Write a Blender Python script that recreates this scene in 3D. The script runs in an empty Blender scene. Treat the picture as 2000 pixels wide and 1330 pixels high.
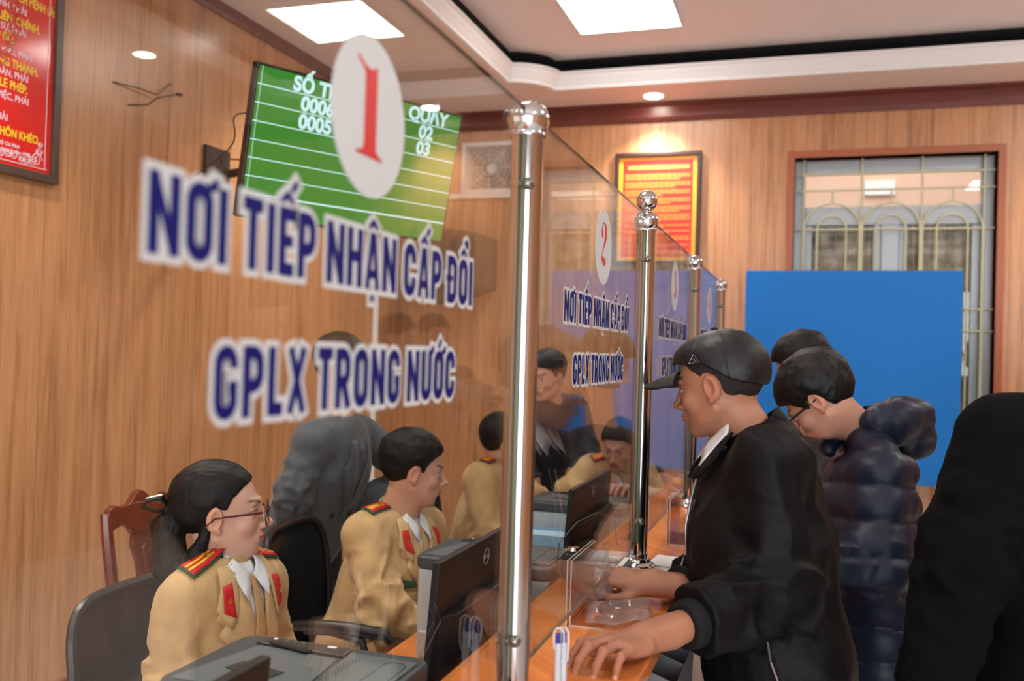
import bpy, bmesh, math, random
import numpy as np
from mathutils import Vector, Matrix
random.seed(7)
SC = bpy.context.scene
COL = SC.collection
PI = math.pi
V = Vector
A = lambda *a: np.array(a, dtype=np.float64)

# ------------------------------------------------------------ objects
def link(name, me, parent=None):
    o = bpy.data.objects.new(name, me)
    COL.objects.link(o)
    if parent is not None: o.parent = parent
    return o
def tag(o, label=None, cat=None, group=None, kind=None):
    if label: o['label'] = label
    if cat: o['category'] = cat
    if group: o['group'] = group
    if kind: o['kind'] = kind
    return o
def thing(name, label, cat, loc=(0, 0, 0), rz=0.0, group=None):
    o = link(name, None)
    o.location = loc; o.rotation_euler = (0, 0, rz)
    return tag(o, label, cat, group)
def smooth(me, on=True):
    me.polygons.foreach_set('use_smooth', [on] * len(me.polygons))
def rebase(o, root):
    """world-built mesh child of an Empty that stands at its own place"""
    o.parent = root
    o.matrix_parent_inverse = (Matrix.Translation(root.location) @ Matrix.Rotation(root.rotation_euler.z, 4, 'Z')).inverted()
    return o

class MB:
    """collects simple solids, builds them as one mesh"""
    def __init__(s): s.v = []; s.f = []; s.m = []
    def add(s, vs, fs, mi=0):
        b = len(s.v); s.v += [tuple(v) for v in vs]
        s.f += [tuple(i + b for i in f) for f in fs]; s.m += [mi] * len(fs)
        return s
    def box(s, lo, hi, mi=0, M=None):
        x0, y0, z0 = lo; x1, y1, z1 = hi
        vs = [V(p) for p in ((x0,y0,z0),(x1,y0,z0),(x1,y1,z0),(x0,y1,z0),(x0,y0,z1),(x1,y0,z1),(x1,y1,z1),(x0,y1,z1))]
        if M is not None: vs = [M @ v for v in vs]
        return s.add(vs, [(0,3,2,1),(4,5,6,7),(0,1,5,4),(1,2,6,5),(2,3,7,6),(3,0,4,7)], mi)
    def prism(s, poly, d, mi=0, M=None):
        """poly: list of 3-D points (planar), extruded by vector d"""
        n = len(poly); d = V(d)
        a = [V(p) for p in poly]; b = [p + d for p in a]
        if M is not None: a = [M @ p for p in a]; b = [M @ p for p in b]
        fs = [tuple(range(n))[::-1], tuple(range(n, 2*n))] + [(i, (i+1) % n, n+(i+1) % n, n+i) for i in range(n)]
        return s.add(a + b, fs, mi)
    def lathe(s, prof, c=(0,0,0), n=28, mi=0, M=None, axis='Z'):
        vs = []; fs = []
        for r, z in prof:
            for k in range(n):
                a = 2*PI*k/n
                p = V((r*math.cos(a), r*math.sin(a), z))
                if axis == 'X': p = V((p.z, p.x, p.y))
                if axis == 'Y': p = V((p.x, p.z, p.y))
                if M is not None: p = M @ p
                vs.append(p + V(c))
        for i in range(len(prof)-1):
            for k in range(n):
                a, b = i*n+k, i*n+(k+1) % n
                fs.append((a, b, b+n, a+n))
        fs.append(tuple(range(n))[::-1]); fs.append(tuple((len(prof)-1)*n+k for k in range(n)))
        return s.add(vs, fs, mi)
    def tube(s, pts, r, n=10, mi=0, cyc=False):
        pts = [V(p) for p in pts]; rs = r if isinstance(r, (list, tuple)) else [r]*len(pts)
        N = len(pts); vs = []; fs = []; ref = None
        for i, p in enumerate(pts):
            if cyc: t = pts[(i+1) % N] - pts[i-1]
            else: t = pts[min(i+1, N-1)] - pts[max(i-1, 0)]
            t.normalize()
            if ref is None:
                ref = t.orthogonal().normalized()
            ref = (ref - t*ref.dot(t)).normalized(); w = t.cross(ref)
            for k in range(n):
                a = 2*PI*k/n
                vs.append(p + (ref*math.cos(a) + w*math.sin(a))*rs[i])
        M_ = N if cyc else N-1
        for i in range(M_):
            j = (i+1) % N
            for k in range(n):
                fs.append((i*n+k, i*n+(k+1) % n, j*n+(k+1) % n, j*n+k))
        if not cyc:
            fs.append(tuple(range(n))[::-1]); fs.append(tuple((N-1)*n+k for k in range(n)))
        return s.add(vs, fs, mi)
    def build(s, name, mats, parent=None, sm=False, bevel=0, seg=2, fix=True):
        me = bpy.data.meshes.new(name)
        me.from_pydata(s.v, [], s.f); me.update()
        mats = mats if isinstance(mats, (list, tuple)) else [mats]
        for m in mats: me.materials.append(m)
        if len(mats) > 1: me.polygons.foreach_set('material_index', s.m)
        if fix:
            bm = bmesh.new(); bm.from_mesh(me); bmesh.ops.recalc_face_normals(bm, faces=bm.faces); bm.to_mesh(me); bm.free()
        o = link(name, me, parent)
        if sm:
            smooth(me)
            try: me.set_sharp_from_angle(angle=math.radians(38))
            except Exception: pass
        if bevel:
            md = o.modifiers.new('Bevel', 'BEVEL'); md.width = bevel; md.segments = seg; md.limit_method = 'ANGLE'; md.angle_limit = math.radians(40)
            smooth(me); md.harden_normals = True
        return o
def box(name, lo, hi, mat, parent=None, bevel=0):
    return MB().box(lo, hi).build(name, mat, parent, bevel=bevel)

def text_mesh(body, size=1.0, sx=1.0, off=0.0, ext=0.0, align='LEFT', spacing=1.0, word=1.0, shear=0.0):
    cu = bpy.data.curves.new('txt', 'FONT')
    cu.body = body; cu.size = size; cu.offset = off; cu.extrude = ext; cu.align_x = align
    cu.space_character = spacing; cu.space_word = word; cu.shear = shear; cu.resolution_u = 6
    o = bpy.data.objects.new('txt', cu); COL.objects.link(o)
    bpy.context.view_layer.update()
    me = bpy.data.meshes.new_from_object(o.evaluated_get(bpy.context.evaluated_depsgraph_get()))
    bpy.data.objects.remove(o); bpy.data.curves.remove(cu)
    for v in me.vertices: v.co.x *= sx
    return me
def text_obj(name, body, M, mat, parent=None, width=None, **k):
    """M: 4x4 placing text xy-plane. width: fit the run to this width"""
    me = text_mesh(body, **k)
    xs = [v.co.x for v in me.vertices]
    if width:
        w = max(xs) - min(xs); x0 = min(xs)
        al = k.get('align', 'LEFT')
        c = x0 if al == 'LEFT' else (max(xs) if al == 'RIGHT' else (x0+max(xs))/2)
        for v in me.vertices: v.co.x = (v.co.x - c) * width / w
    me.transform(M); me.materials.clear(); me.materials.append(mat)
    o = link(name, me, parent)
    return o
def frameM(o, x, y):
    x = V(x).normalized(); y = V(y).normalized(); z = x.cross(y)
    return Matrix(((x.x, y.x, z.x, o[0]), (x.y, y.y, z.y, o[1]), (x.z, y.z, z.z, o[2]), (0, 0, 0, 1)))

# ------------------------------------------------------------ materials
def C(r, g, b):
    f = lambda c: (c/255/12.92 if c/255 <= .04045 else ((c/255+.055)/1.055)**2.4)
    return (f(r), f(g), f(b), 1.0)
class NT:
    def __init__(s, name):
        s.m = bpy.data.materials.new(name); s.m.use_nodes = True
        s.n = s.m.node_tree.nodes; s.l = s.m.node_tree.links; s.n.clear()
        s.out = s.n.new('ShaderNodeOutputMaterial')
    def new(s, t, **k):
        n = s.n.new('ShaderNode' + t)
        for a, b in k.items(): setattr(n, a, b)
        return n
    def to(s, a, b): s.l.new(a, b)
    def math(s, op, a, b=None, c=None):
        n = s.new('Math', operation=op)
        for i, x in enumerate((a, b, c)):
            if x is None: continue
            if isinstance(x, (int, float)): n.inputs[i].default_value = x
            else: s.to(x, n.inputs[i])
        return n.outputs[0]
    def mix(s, fac, a, b):
        n = s.new('Mix', data_type='RGBA')
        for i, x in ((0, fac), (6, a), (7, b)):
            if isinstance(x, (int, float, tuple)): n.inputs[i].default_value = x
            else: s.to(x, n.inputs[i])
        return n.outputs[2]
    def coords(s, scale=(1, 1, 1), kind='Object', rot=(0, 0, 0)):
        t = s.new('TexCoord'); mp = s.new('Mapping'); mp.inputs['Scale'].default_value = scale; mp.inputs['Rotation'].default_value = rot
        s.to(t.outputs[kind], mp.inputs[0]); return mp.outputs[0]
    def noise(s, vec, scale=5, detail=4, rough=.5, dist=0):
        n = s.new('TexNoise'); n.inputs['Scale'].default_value = scale; n.inputs['Detail'].default_value = detail
        n.inputs['Roughness'].default_value = rough; n.inputs['Distortion'].default_value = dist
        s.to(vec, n.inputs['Vector']); return n.outputs['Fac']
    def ramp(s, fac, stops):
        n = s.new('ValToRGB'); e = n.color_ramp.elements
        while len(e) < len(stops): e.new(.5)
        for i, (p, c) in enumerate(stops): e[i].position = p; e[i].color = c
        s.to(fac, n.inputs[0]); return n.outputs[0]
    def bump(s, h, strength=.2, dist=.01):
        n = s.new('Bump'); n.inputs['Strength'].default_value = strength; n.inputs['Distance'].default_value = dist
        s.to(h, n.inputs['Height']); return n.outputs[0]
    def bsdf(s, color=None, rough=.5, metal=0, spec=.5, normal=None, **k):
        b = s.new('BsdfPrincipled')
        for key, x in (('Base Color', color), ('Roughness', rough), ('Metallic', metal), ('Specular IOR Level', spec)):
            if x is None: continue
            if isinstance(x, (int, float, tuple)): b.inputs[key].default_value = x
            else: s.to(x, b.inputs[key])
        if normal is not None: s.to(normal, b.inputs['Normal'])
        for key, x in k.items():
            key = key.replace('_', ' ')
            if isinstance(x, (int, float, tuple)): b.inputs[key].default_value = x
            else: s.to(x, b.inputs[key])
        s.to(b.outputs[0], s.out.inputs[0]); s.b = b
        return s.m
def plain(name, col, rough=.5, metal=0, spec=.5, nz=0.0, nscale=60, bump=0.0, var=.12, **k):
    t = NT(name)
    c = C(*col)
    if nz or bump:
        f = t.noise(t.coords(), nscale, 5, .6)
        if nz:
            dk = tuple(x*(1-var) for x in c[:3]) + (1,); lt = tuple(min(1, x*(1+var)) for x in c[:3]) + (1,)
            col_ = t.ramp(f, [(.5-.5*nz/2-.1, dk), (.6+.1, lt)])
        else: col_ = c
        return t.bsdf(col_, rough, metal, spec, t.bump(f, bump, .004) if bump else None, **k)
    return t.bsdf(c, rough, metal, spec, **k)
def emis(name, col, strength):
    t = NT(name); e = t.new('Emission'); e.inputs[0].default_value = C(*col); e.inputs[1].default_value = strength
    t.to(e.outputs[0], t.out.inputs[0]); return t.m
def wood_panel(name, base, dark, seam=.245, rough=.28, gr=26, bumpy=.02):
    t = NT(name)
    co = t.coords((1, 1, .035)); sp = t.new('SeparateXYZ'); tc = t.new('TexCoord'); t.to(tc.outputs['Object'], sp.inputs[0])
    u = t.math('ADD', sp.outputs[0], sp.outputs[1])
    cell = t.math('FLOOR', t.math('DIVIDE', u, seam)) if seam else 0.0
    cb = t.new('CombineXYZ')
    t.to(u, cb.inputs[0]); t.to(t.math('MULTIPLY', sp.outputs[2], .05), cb.inputs[2])
    if seam: t.to(t.math('MULTIPLY', cell, 3.7), cb.inputs[1])
    n1 = t.noise(cb.outputs[0], gr, 6, .62, .6)
    n2 = t.noise(cb.outputs[0], gr*5, 3, .6)
    n3 = t.noise(cb.outputs[0], 5, 2, .5)
    f = t.math('ADD', t.math('MULTIPLY', n1, .6), t.math('ADD', t.math('MULTIPLY', n2, .22), t.math('MULTIPLY', n3, .18)))
    col = t.ramp(f, [(.37, C(*dark)), (.5, C(*base)), (.63, C(*[min(255, x*1.1) for x in base]))])
    if seam:
        fr = t.math('FRACT', t.math('DIVIDE', u, seam))
        ln = t.math('LESS_THAN', fr, .012)
        col = t.mix(t.math('MULTIPLY', ln, .55), col, C(*[x*.45 for x in dark]))
    return t.bsdf(col, rough, 0, .5, t.bump(f, bumpy, .002))

# ------------------------------------------------------------ implicit surfaces for people and cloth
def nrm(v): v = np.asarray(v, float); return v/np.linalg.norm(v)
def smin(a, b, k):
    h = np.maximum(k-np.abs(a-b), 0)/k
    return np.minimum(a, b) - h*h*k*.25
def smax(a, b, k): return -smin(-a, -b, k)
def ell(P, c, r, R=None):
    Q = P-np.asarray(c)
    if R is not None: Q = Q @ R
    r = np.asarray(r, float)
    k0 = np.linalg.norm(Q/r, axis=1); k1 = np.linalg.norm(Q/(r*r), axis=1)+1e-9
    return k0*(k0-1)/k1
def cone(P, a, b, ra, rb):
    a = np.asarray(a, float); d = np.asarray(b, float)-a
    Q = P-a; t = np.clip((Q@d)/max(d@d, 1e-9), 0, 1)
    return np.linalg.norm(Q-t[:, None]*d, axis=1)-(ra+(rb-ra)*t)
def rbox(P, c, h, r, R=None):
    Q = P-np.asarray(c)
    if R is not None: Q = Q @ R
    q = np.abs(Q)-(np.asarray(h)-r)
    return np.linalg.norm(np.maximum(q, 0), axis=1)+np.minimum(q.max(axis=1), 0)-r
def plane(P, o, n): return (P-np.asarray(o))@nrm(n)
def _h(i, j, k):
    n = (i*73856093) ^ (j*19349663) ^ (k*83492791)
    n = (n ^ (n >> 13))*1274126177
    return ((n ^ (n >> 16)) & 0xffff)/65535.0
def vnoise(P, s=1.0):
    Q = P*s+100.0; I = np.floor(Q).astype(np.int64); F = Q-I; F = F*F*(3-2*F); r = 0
    for a in (0, 1):
        for b in (0, 1):
            for c in (0, 1):
                w = (F[:, 0] if a else 1-F[:, 0])*(F[:, 1] if b else 1-F[:, 1])*(F[:, 2] if c else 1-F[:, 2])
                r = r+w*_h(I[:, 0]+a, I[:, 1]+b, I[:, 2]+c)
    return r*2-1
def ridge(P, s): return 1-2*np.abs(vnoise(P, s))

def sdf_mesh(f, lo, hi, h):
    lo = np.asarray(lo, float); hi = np.asarray(hi, float)
    B = 6
    nb = np.ceil((hi-lo)/(h*B)).astype(int)+1
    n = nb*B
    D = np.full(n, 1.0, np.float32)
    g = [np.arange(k) for k in nb]
    I = np.stack(np.meshgrid(*g, indexing='ij'), -1).reshape(-1, 3)
    cen = lo+(I*B+(B-1)/2)*h
    dc = f(cen)
    rad = h*B*.87*1.45+h*2
    act = np.abs(dc) < rad
    full = np.repeat(np.repeat(np.repeat(dc.reshape(nb), B, 0), B, 1), B, 2)
    D[:] = full
    IA = I[act]
    off = np.stack(np.meshgrid(*[np.arange(B)]*3, indexing='ij'), -1).reshape(-1, 3)
    idx = (IA[:, None, :]*B+off[None]).reshape(-1, 3)
    for s in range(0, len(idx), 400000):
        q = idx[s:s+400000]
        D[q[:, 0], q[:, 1], q[:, 2]] = f(lo+q*h)
    S = D < 0
    c = S[:-1, :-1, :-1].astype(np.int8)
    cnt = sum(S[a:n[0]-1+a, b:n[1]-1+b, d:n[2]-1+d].astype(np.int8) for a in (0, 1) for b in (0, 1) for d in (0, 1))
    cells = np.argwhere((cnt > 0) & (cnt < 8))
    vid = np.full(np.array(n)-1, -1, np.int64)
    vid[cells[:, 0], cells[:, 1], cells[:, 2]] = np.arange(len(cells))
    acc = np.zeros((len(cells), 3)); num = np.zeros(len(cells))
    for ax in range(3):
        o1, o2 = [k for k in range(3) if k != ax]
        for a in (0, 1):
            for b in (0, 1):
                p = cells.copy(); p[:, o1] += a; p[:, o2] += b
                q = p.copy(); q[:, ax] += 1
                d0 = D[p[:, 0], p[:, 1], p[:, 2]]; d1 = D[q[:, 0], q[:, 1], q[:, 2]]
                cr = (d0 < 0) != (d1 < 0)
                t = np.where(cr, d0/np.where(d0-d1 == 0, 1, d0-d1), 0)
                pt = p.astype(float); pt[:, ax] += t
                acc[cr] += pt[cr]; num[cr] += 1
    verts = lo+acc/num[:, None]*h
    faces = []
    for ax in range(3):
        o1, o2 = (ax+1) % 3, (ax+2) % 3
        sl0 = [slice(None)]*3; sl1 = [slice(None)]*3
        sl0[ax] = slice(0, -1); sl1[ax] = slice(1, None)
        e = np.argwhere(S[tuple(sl0)] != S[tuple(sl1)])
        ok = (e[:, o1] > 0) & (e[:, o2] > 0) & (e[:, o1] < n[o1]-1) & (e[:, o2] < n[o2]-1)
        e = e[ok]
        fl = S[e[:, 0], e[:, 1], e[:, 2]]
        def vv(a, b):
            p = e.copy(); p[:, o1] -= a; p[:, o2] -= b
            return vid[p[:, 0], p[:, 1], p[:, 2]]
        q = np.stack([vv(1, 1), vv(0, 1), vv(0, 0), vv(1, 0)], 1)
        q[~fl] = q[~fl][:, ::-1]
        faces.append(q)
    F = np.concatenate(faces); F = F[(F >= 0).all(1)]
    return verts, F
def np_mesh(name, verts, faces, mats, parent=None, tint=None, sm=True):
    me = bpy.data.meshes.new(name)
    me.vertices.add(len(verts)); me.vertices.foreach_set('co', np.asarray(verts, np.float32).ravel())
    k = faces.shape[1]
    me.loops.add(len(faces)*k); me.loops.foreach_set('vertex_index', faces.astype(np.int32).ravel())
    me.polygons.add(len(faces)); me.polygons.foreach_set('loop_start', np.arange(0, len(faces)*k, k, dtype=np.int32))
    try: me.polygons.foreach_set('loop_total', np.full(len(faces), k, np.int32))
    except Exception: pass
    me.update(calc_edges=True); me.validate()
    for m in (mats if isinstance(mats, (list, tuple)) else [mats]): me.materials.append(m)
    if tint is not None:
        at = me.color_attributes.new('tint', 'FLOAT_COLOR', 'POINT')
        at.data.foreach_set('color', np.asarray(tint, np.float32).ravel())
    if sm: smooth(me)
    return link(name, me, parent)
def sdf_obj(name, f, lo, hi, h, mats, parent=None, tint=None):
    v, q = sdf_mesh(f, lo, hi, h)
    o = np_mesh(name, v, q, mats, None, tint(v) if tint else None)
    if parent is not None: rebase(o, parent)
    return o

def frame(fwd, up):
    """columns: right, forward, up"""
    f = nrm(fwd); u = np.asarray(up, float); u = nrm(u-f*(u@f)); r = np.cross(f, u)
    return np.stack([r, f, u], 1)

# ---- head: local x right, y forward, z up; origin between the ears
def head_local(Q, fem=0.0, fine=True):
    sx = 1-.05*fem
    d = ell(Q, (0, -.014, .036), (.076*sx, .097, .088))
    d = smin(d, ell(Q, (0, .022, -.014), (.062*sx, .066, .082)), .03)
    d = smin(d, ell(Q, (0, .030, -.062), (.049*sx-.003*fem, .052, .040)), .03)
    d = smin(d, ell(Q, (0, .070, -.092), (.018, .014, .014)), .022)
    X = np.stack([np.abs(Q[:, 0]), Q[:, 1], Q[:, 2]], 1)
    d = smin(d, cone(X, (.058*sx, -.002, -.045), (.028, .06, -.085), .012, .010), .03)
    d = smin(d, ell(X, (.042*sx, .058, -.022), (.022, .020, .018)), .022)
    d = smin(d, cone(X, (.006, .088, .030), (.034, .078, .030), .008, .007), .014)
    d = smax(d, -ell(X, (.032, .098, .008), (.019, .020, .014)), .016)
    if fine:
        d = smin(d, ell(X, (.031, .070, .008), (.0145, .0135, .0125)), .003)
        d = smin(d, cone(X, (.018, .0835, .013), (.042, .075, .014), .0032, .003), .005)
        d = smin(d, cone(X, (.019, .081, -.001), (.041, .074, .0), .0025, .0025), .006)
    d = smin(d, cone(Q, (0, .088, .020), (0, .109, -.020), .0065, .0078), .012)
    d = smin(d, ell(Q, (0, .112, -.024), (.0095, .0105, .0088)), .008)
    d = smin(d, ell(X, (.0115, .098, -.029), (.0075, .010, .0075)), .006)
    d = smax(d, -ell(X, (.006, .103, -.037), (.004, .006, .004)), .003)
    # mouth
    d = smin(d, ell(Q, (0, .082, -.055), (.028, .014, .018)), .014)
    d = smin(d, ell(Q, (0, .0955, -.0505), (.020+.002*fem, .0065, .0045+.001*fem)), .005)
    d = smin(d, ell(Q, (0, .0945, -.0610), (.018, .0070, .0058+.001*fem)), .005)
    d = smax(d, -cone(X, (0, .1035, -.0555), (.023, .090, -.0560), .0018, .0012), .003)
    d = smax(d, -ell(Q, (0, .097, -.073), (.02, .006, .006)), .010)
    # ears
    Re = np.array([[.96, .26, 0], [-.26, .93, .26], [0, -.2, .97]])
    e = ell(X, (.080*sx, -.010, .002), (.0090, .0190, .0305), Re)
    e = smax(e, -ell(X, (.089*sx, -.004, .004), (.0085, .0115, .0210), Re), .004)
    e = smin(e, ell(X, (.079*sx, .004, -.004), (.005, .005, .006)), .003)
    e = smin(e, ell(X, (.078*sx, -.002, -.026), (.0065, .008, .009)), .006)
    return smin(d, e, .006)

def skin_tint(base, V_, Rm, o, s, lip=(150, 70, 62), brow=(28, 22, 20), fem=0.0, stub=None):
    Q = ((V_-o)@Rm)/s
    X = np.abs(Q[:, 0]); y = Q[:, 1]; z = Q[:, 2]
    b = np.tile(np.array(C(*base)), (len(V_), 1))
    def put(mask, col, a=1.0):
        m = np.clip(mask, 0, 1)[:, None]*a; b[:] = b*(1-m)+np.array(C(*col))*m
    g = lambda d, w: 1/(1+np.exp(d/w))
    # warm cheeks, ears, nose
    warm = tuple(np.clip(np.array(base)*np.array([1.0, .86, .82]), 0, 255))
    put(np.exp(-((X-.045)**2+(y-.06)**2+(z+.02)**2)/.02**2), warm, .5)
    put(g((.074-X), .002)*(np.abs(y+.01) < .03)*(np.abs(z) < .04), warm, .6)
    put(np.exp(-((X)**2+(y-.115)**2+(z+.024)**2)/.012**2), warm, .5)
    near = y > .03
    if stub is not None:
        put(np.exp(-(((z+.075)/.03)**2))*(y > -.01)*(X < .06), stub, .35)
    lipm = g(((X/.0235)**2+((z+.0560)/(.0105+.002*fem))**2-1), .12)*(y > .07)
    put(lipm, lip, .85)
    bc = .030+.006*np.clip((X-.018)/.02, 0, 1)
    put(g(np.abs(z-bc)-.0042*(1-.3*fem), .0008)*g(X-.047, .001)*g(.013-X, .001)*near, brow, .9)
    ex = (X-.031)/.0150; ez = (z-.0062)/.0060
    put(g(ex*ex+ez*ez-1, .12)*near, (215, 205, 198), 1)
    put(g(((X-.031)/.0062)**2+((z-.0065)/.0062)**2-1, .15)*near, (30, 20, 15), 1)
    put(g(np.abs(z-(.0135-9*(X-.031)**2))-.0016, .0004)*g(np.abs(X-.031)-.016, .001)*near, brow, .9)
    return b

def hair_local(Q, thr, top=.012, side=.006, k=.010, seed=0, strand=.0018, ctr=(0, -.018, .040), rad=(.078, .099, .089)):
    """thr: list of (y, z) hairline seen from the side"""
    lift = np.clip((Q[:, 2]-.02)/.08, 0, 1)
    d = ell(Q, ctr, rad)-(side+(top-side)*lift)
    ys, zs = zip(*thr)
    line = np.interp(Q[:, 1], ys, zs)+.004*vnoise(Q, 90)
    N = vnoise(Q*np.array([1, .25, .25])+seed, 210)*strand+vnoise(Q*np.array([1.2, .5, .5])+seed, 60)*strand*.9
    return smax(d+N, line-Q[:, 2], k)
SHORT = [(-.14, -.045), (-.07, -.050), (-.035, -.035), (-.018, .020), (-.004, .034), (.012, .028), (.016, -.002), (.028, .0), (.032, .030), (.05, .052), (.075, .068), (.11, .085)]

# ---- hand: local origin wrist, y to the fingers, x to the thumb side, z back of the hand
def hand_joints(flex, spread, thumb, sc=1.0, mir=1):
    """flex: 4x3 deg; spread: 4 deg (index..little); thumb: list of 3 points (cmc, mcp, ip, tip)"""
    bx = (.026, .005, -.0155, -.034); by = (.088, .092, .087, .078); bz = (.002, .004, .002, -.003)
    L = ((.043, .026, .021), (.048, .030, .022), (.044, .028, .021), (.035, .021, .019))
    out = []
    for i in range(4):
        p = A(bx[i], by[i], bz[i]); pts = [p]; a = 0
        sp = math.radians(spread[i])
        for j in range(3):
            a += math.radians(flex[i][j])
            d = A(math.sin(sp)*math.cos(a), math.cos(sp)*math.cos(a), -math.sin(a))
            p = p+d*L[i][j]; pts.append(p)
        out.append(pts)
    return [[q*A(mir, 1, 1)*sc for q in pts] for pts in out], [A(*q)*A(mir, 1, 1)*sc for q in thumb]
def hand_sdf(Q, J, T, sc=1.0, mir=1, wr=.026):
    m = A(mir, 1, 1)*sc
    d = None
    R = ((.0098, .0088, .0080, .0066), (.0100, .0090, .0082, .0068), (.0096, .0085, .0077, .0064), (.0086, .0075, .0068, .0057))
    pal = rbox(Q, A(-.003, .052, -.004)*m, A(.036, .040, .0125)*sc, .012*sc)
    for i in range(4):
        pal = smin(pal, cone(Q, A((.012, .003, -.006, -.014)[i], .012, 0)*m, J[i][0], .0125*sc, R[i][0]*sc*1.06), .010*sc)
    pal = smin(pal, cone(Q, A(.012, .012, -.006)*m, T[1], .016*sc, .0125*sc), .016*sc)
    pal = smin(pal, cone(Q, A(0, -.06, 0)*m, A(0, .014, 0)*m, wr*sc*1.05, .023*sc), .022*sc)
    pal = smin(pal, ell(Q, A(-.024, .045, -.012)*m, A(.014, .034, .012)*sc), .012*sc)
    d = pal
    for i in range(4):
        f = None
        for j in range(3):
            c = cone(Q, J[i][j], J[i][j+1], R[i][j]*sc, R[i][j+1]*sc)
            f = c if f is None else smin(f, c, .003*sc)
        f = smin(f, ell(Q, J[i][1], np.full(3, R[i][1]*1.07*sc)), .004*sc)
        d = smin(d, f, .0055*sc)
    t = smin(cone(Q, T[1], T[2], .0118*sc, .0102*sc), cone(Q, T[2], T[3], .0106*sc, .0080*sc), .004*sc)
    return smin(d, t, .008*sc)

# ------------------------------------------------------------ palette
wall_wood = wood_panel('wall_wood', (184, 132, 92), (150, 100, 63), rough=.30)
counter_wood = wood_panel('counter_wood', (205, 122, 62), (186, 102, 46), seam=0, rough=.16, gr=9)
red_wood = plain('red_brown_moulding', (104, 46, 34), .35, nz=.4, nscale=8)
chair_wood = plain('lacquered_chair_wood', (100, 38, 20), .18, nz=.6, nscale=14, var=.3)
frame_orange = plain('orange_wood_trim', (160, 86, 50), .4)
paint_ceiling = plain('ceiling_paint', (238, 232, 230), .75)
paint_soffit = plain('soffit_paint', (230, 216, 208), .75)
paint_white = plain('white_plaster', (236, 236, 236), .55)
cove_shade = plain('cove_shade_grey', (52, 52, 58), .9)  # dark grey for the cove, its shade put into the colour
floor_tile = None
def _floor():
    t = NT('floor_tile'); b = t.new('TexBrick'); b.offset = 0; b.squash = 1
    t.to(t.coords((1, 1, 1)), b.inputs[0])
    b.inputs['Scale'].default_value = 1; b.inputs['Brick Width'].default_value = .6; b.inputs['Row Height'].default_value = .6
    b.inputs['Mortar Size'].default_value = .003; b.inputs['Color1'].default_value = C(214, 212, 210); b.inputs['Color2'].default_value = C(208, 206, 204)
    b.inputs['Mortar'].default_value = C(150, 148, 146)
    n = t.noise(t.coords(), 3, 6, .6)
    return t.bsdf(t.mix(t.math('MULTIPLY', n, .25), b.outputs[0], C(178, 174, 172)), .12)
floor_tile = _floor()
steel = plain('polished_steel', (206, 206, 208), .10, 1.0)
def _steel2():
    t = NT('polished_steel_post'); n = t.noise(t.coords((1, 1, .02)), 240, 2, .5)
    return t.bsdf(C(194, 192, 192), t.math('ADD', t.math('MULTIPLY', n, .10), .08), 1.0)
steel_post = _steel2()
black_plastic = plain('black_plastic', (26, 26, 29), .38)
dark_plastic = plain('dark_grey_plastic', (70, 76, 82), .4)
mid_plastic = plain('mid_grey_plastic', (100, 110, 116), .36)
light_plastic = plain('pale_grey_plastic', (198, 206, 212), .38)
white_plastic = plain('white_plastic', (232, 234, 238), .3)
white_sticker = plain('white_vinyl', (206, 212, 216), .5)
blue_sticker = plain('navy_blue_vinyl', (14, 16, 104), .6, spec=.2)
red_sticker = plain('red_vinyl', (206, 38, 40), .42)
board_blue = plain('blue_board_face', (22, 116, 200), .62, spec=.3)
alu = plain('grey_aluminium', (168, 174, 178), .4, .3)
cream_iron = plain('cream_painted_iron', (206, 204, 170), .5)
paper = plain('white_paper', (236, 238, 240), .7)

def glass_mat(name, tint=(244, 248, 246), k=1.0):
    t = NT(name)
    g = t.new('NewGeometry')
    dp = t.new('VectorMath', operation='DOT_PRODUCT'); t.to(g.outputs['Normal'], dp.inputs[0]); t.to(g.outputs['Incoming'], dp.inputs[1])
    c = t.math('ABSOLUTE', dp.outputs['Value'])
    s = t.math('POWER', t.math('SUBTRACT', 1.0, c), 5.0)
    R = t.math('ADD', t.math('MULTIPLY', s, .96*k), .04*k)
    tr = t.new('BsdfTransparent'); tr.inputs[0].default_value = C(*tint)
    gl = t.new('BsdfGlossy'); gl.inputs['Roughness'].default_value = 0.0; gl.inputs[0].default_value = (1, 1, 1, 1)
    m = t.new('MixShader'); t.to(R, m.inputs[0]); t.to(tr.outputs[0], m.inputs[1]); t.to(gl.outputs[0], m.inputs[2])
    t.to(m.outputs[0], t.out.inputs[0]); return t.m
pane_glass = glass_mat('counter_glass', (246, 248, 246), .85)
window_glass = glass_mat('window_glass')
acrylic = glass_mat('clear_acrylic', (240, 232, 230), .55)
glass_edge = plain('green_glass_edge', (142, 146, 120), .3, spec=.6)
acrylic_thin = glass_mat('clear_acrylic_base', (250, 246, 244), .2)
acrylic_edge = plain('bright_acrylic_edge', (214, 206, 200), .2)

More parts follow.
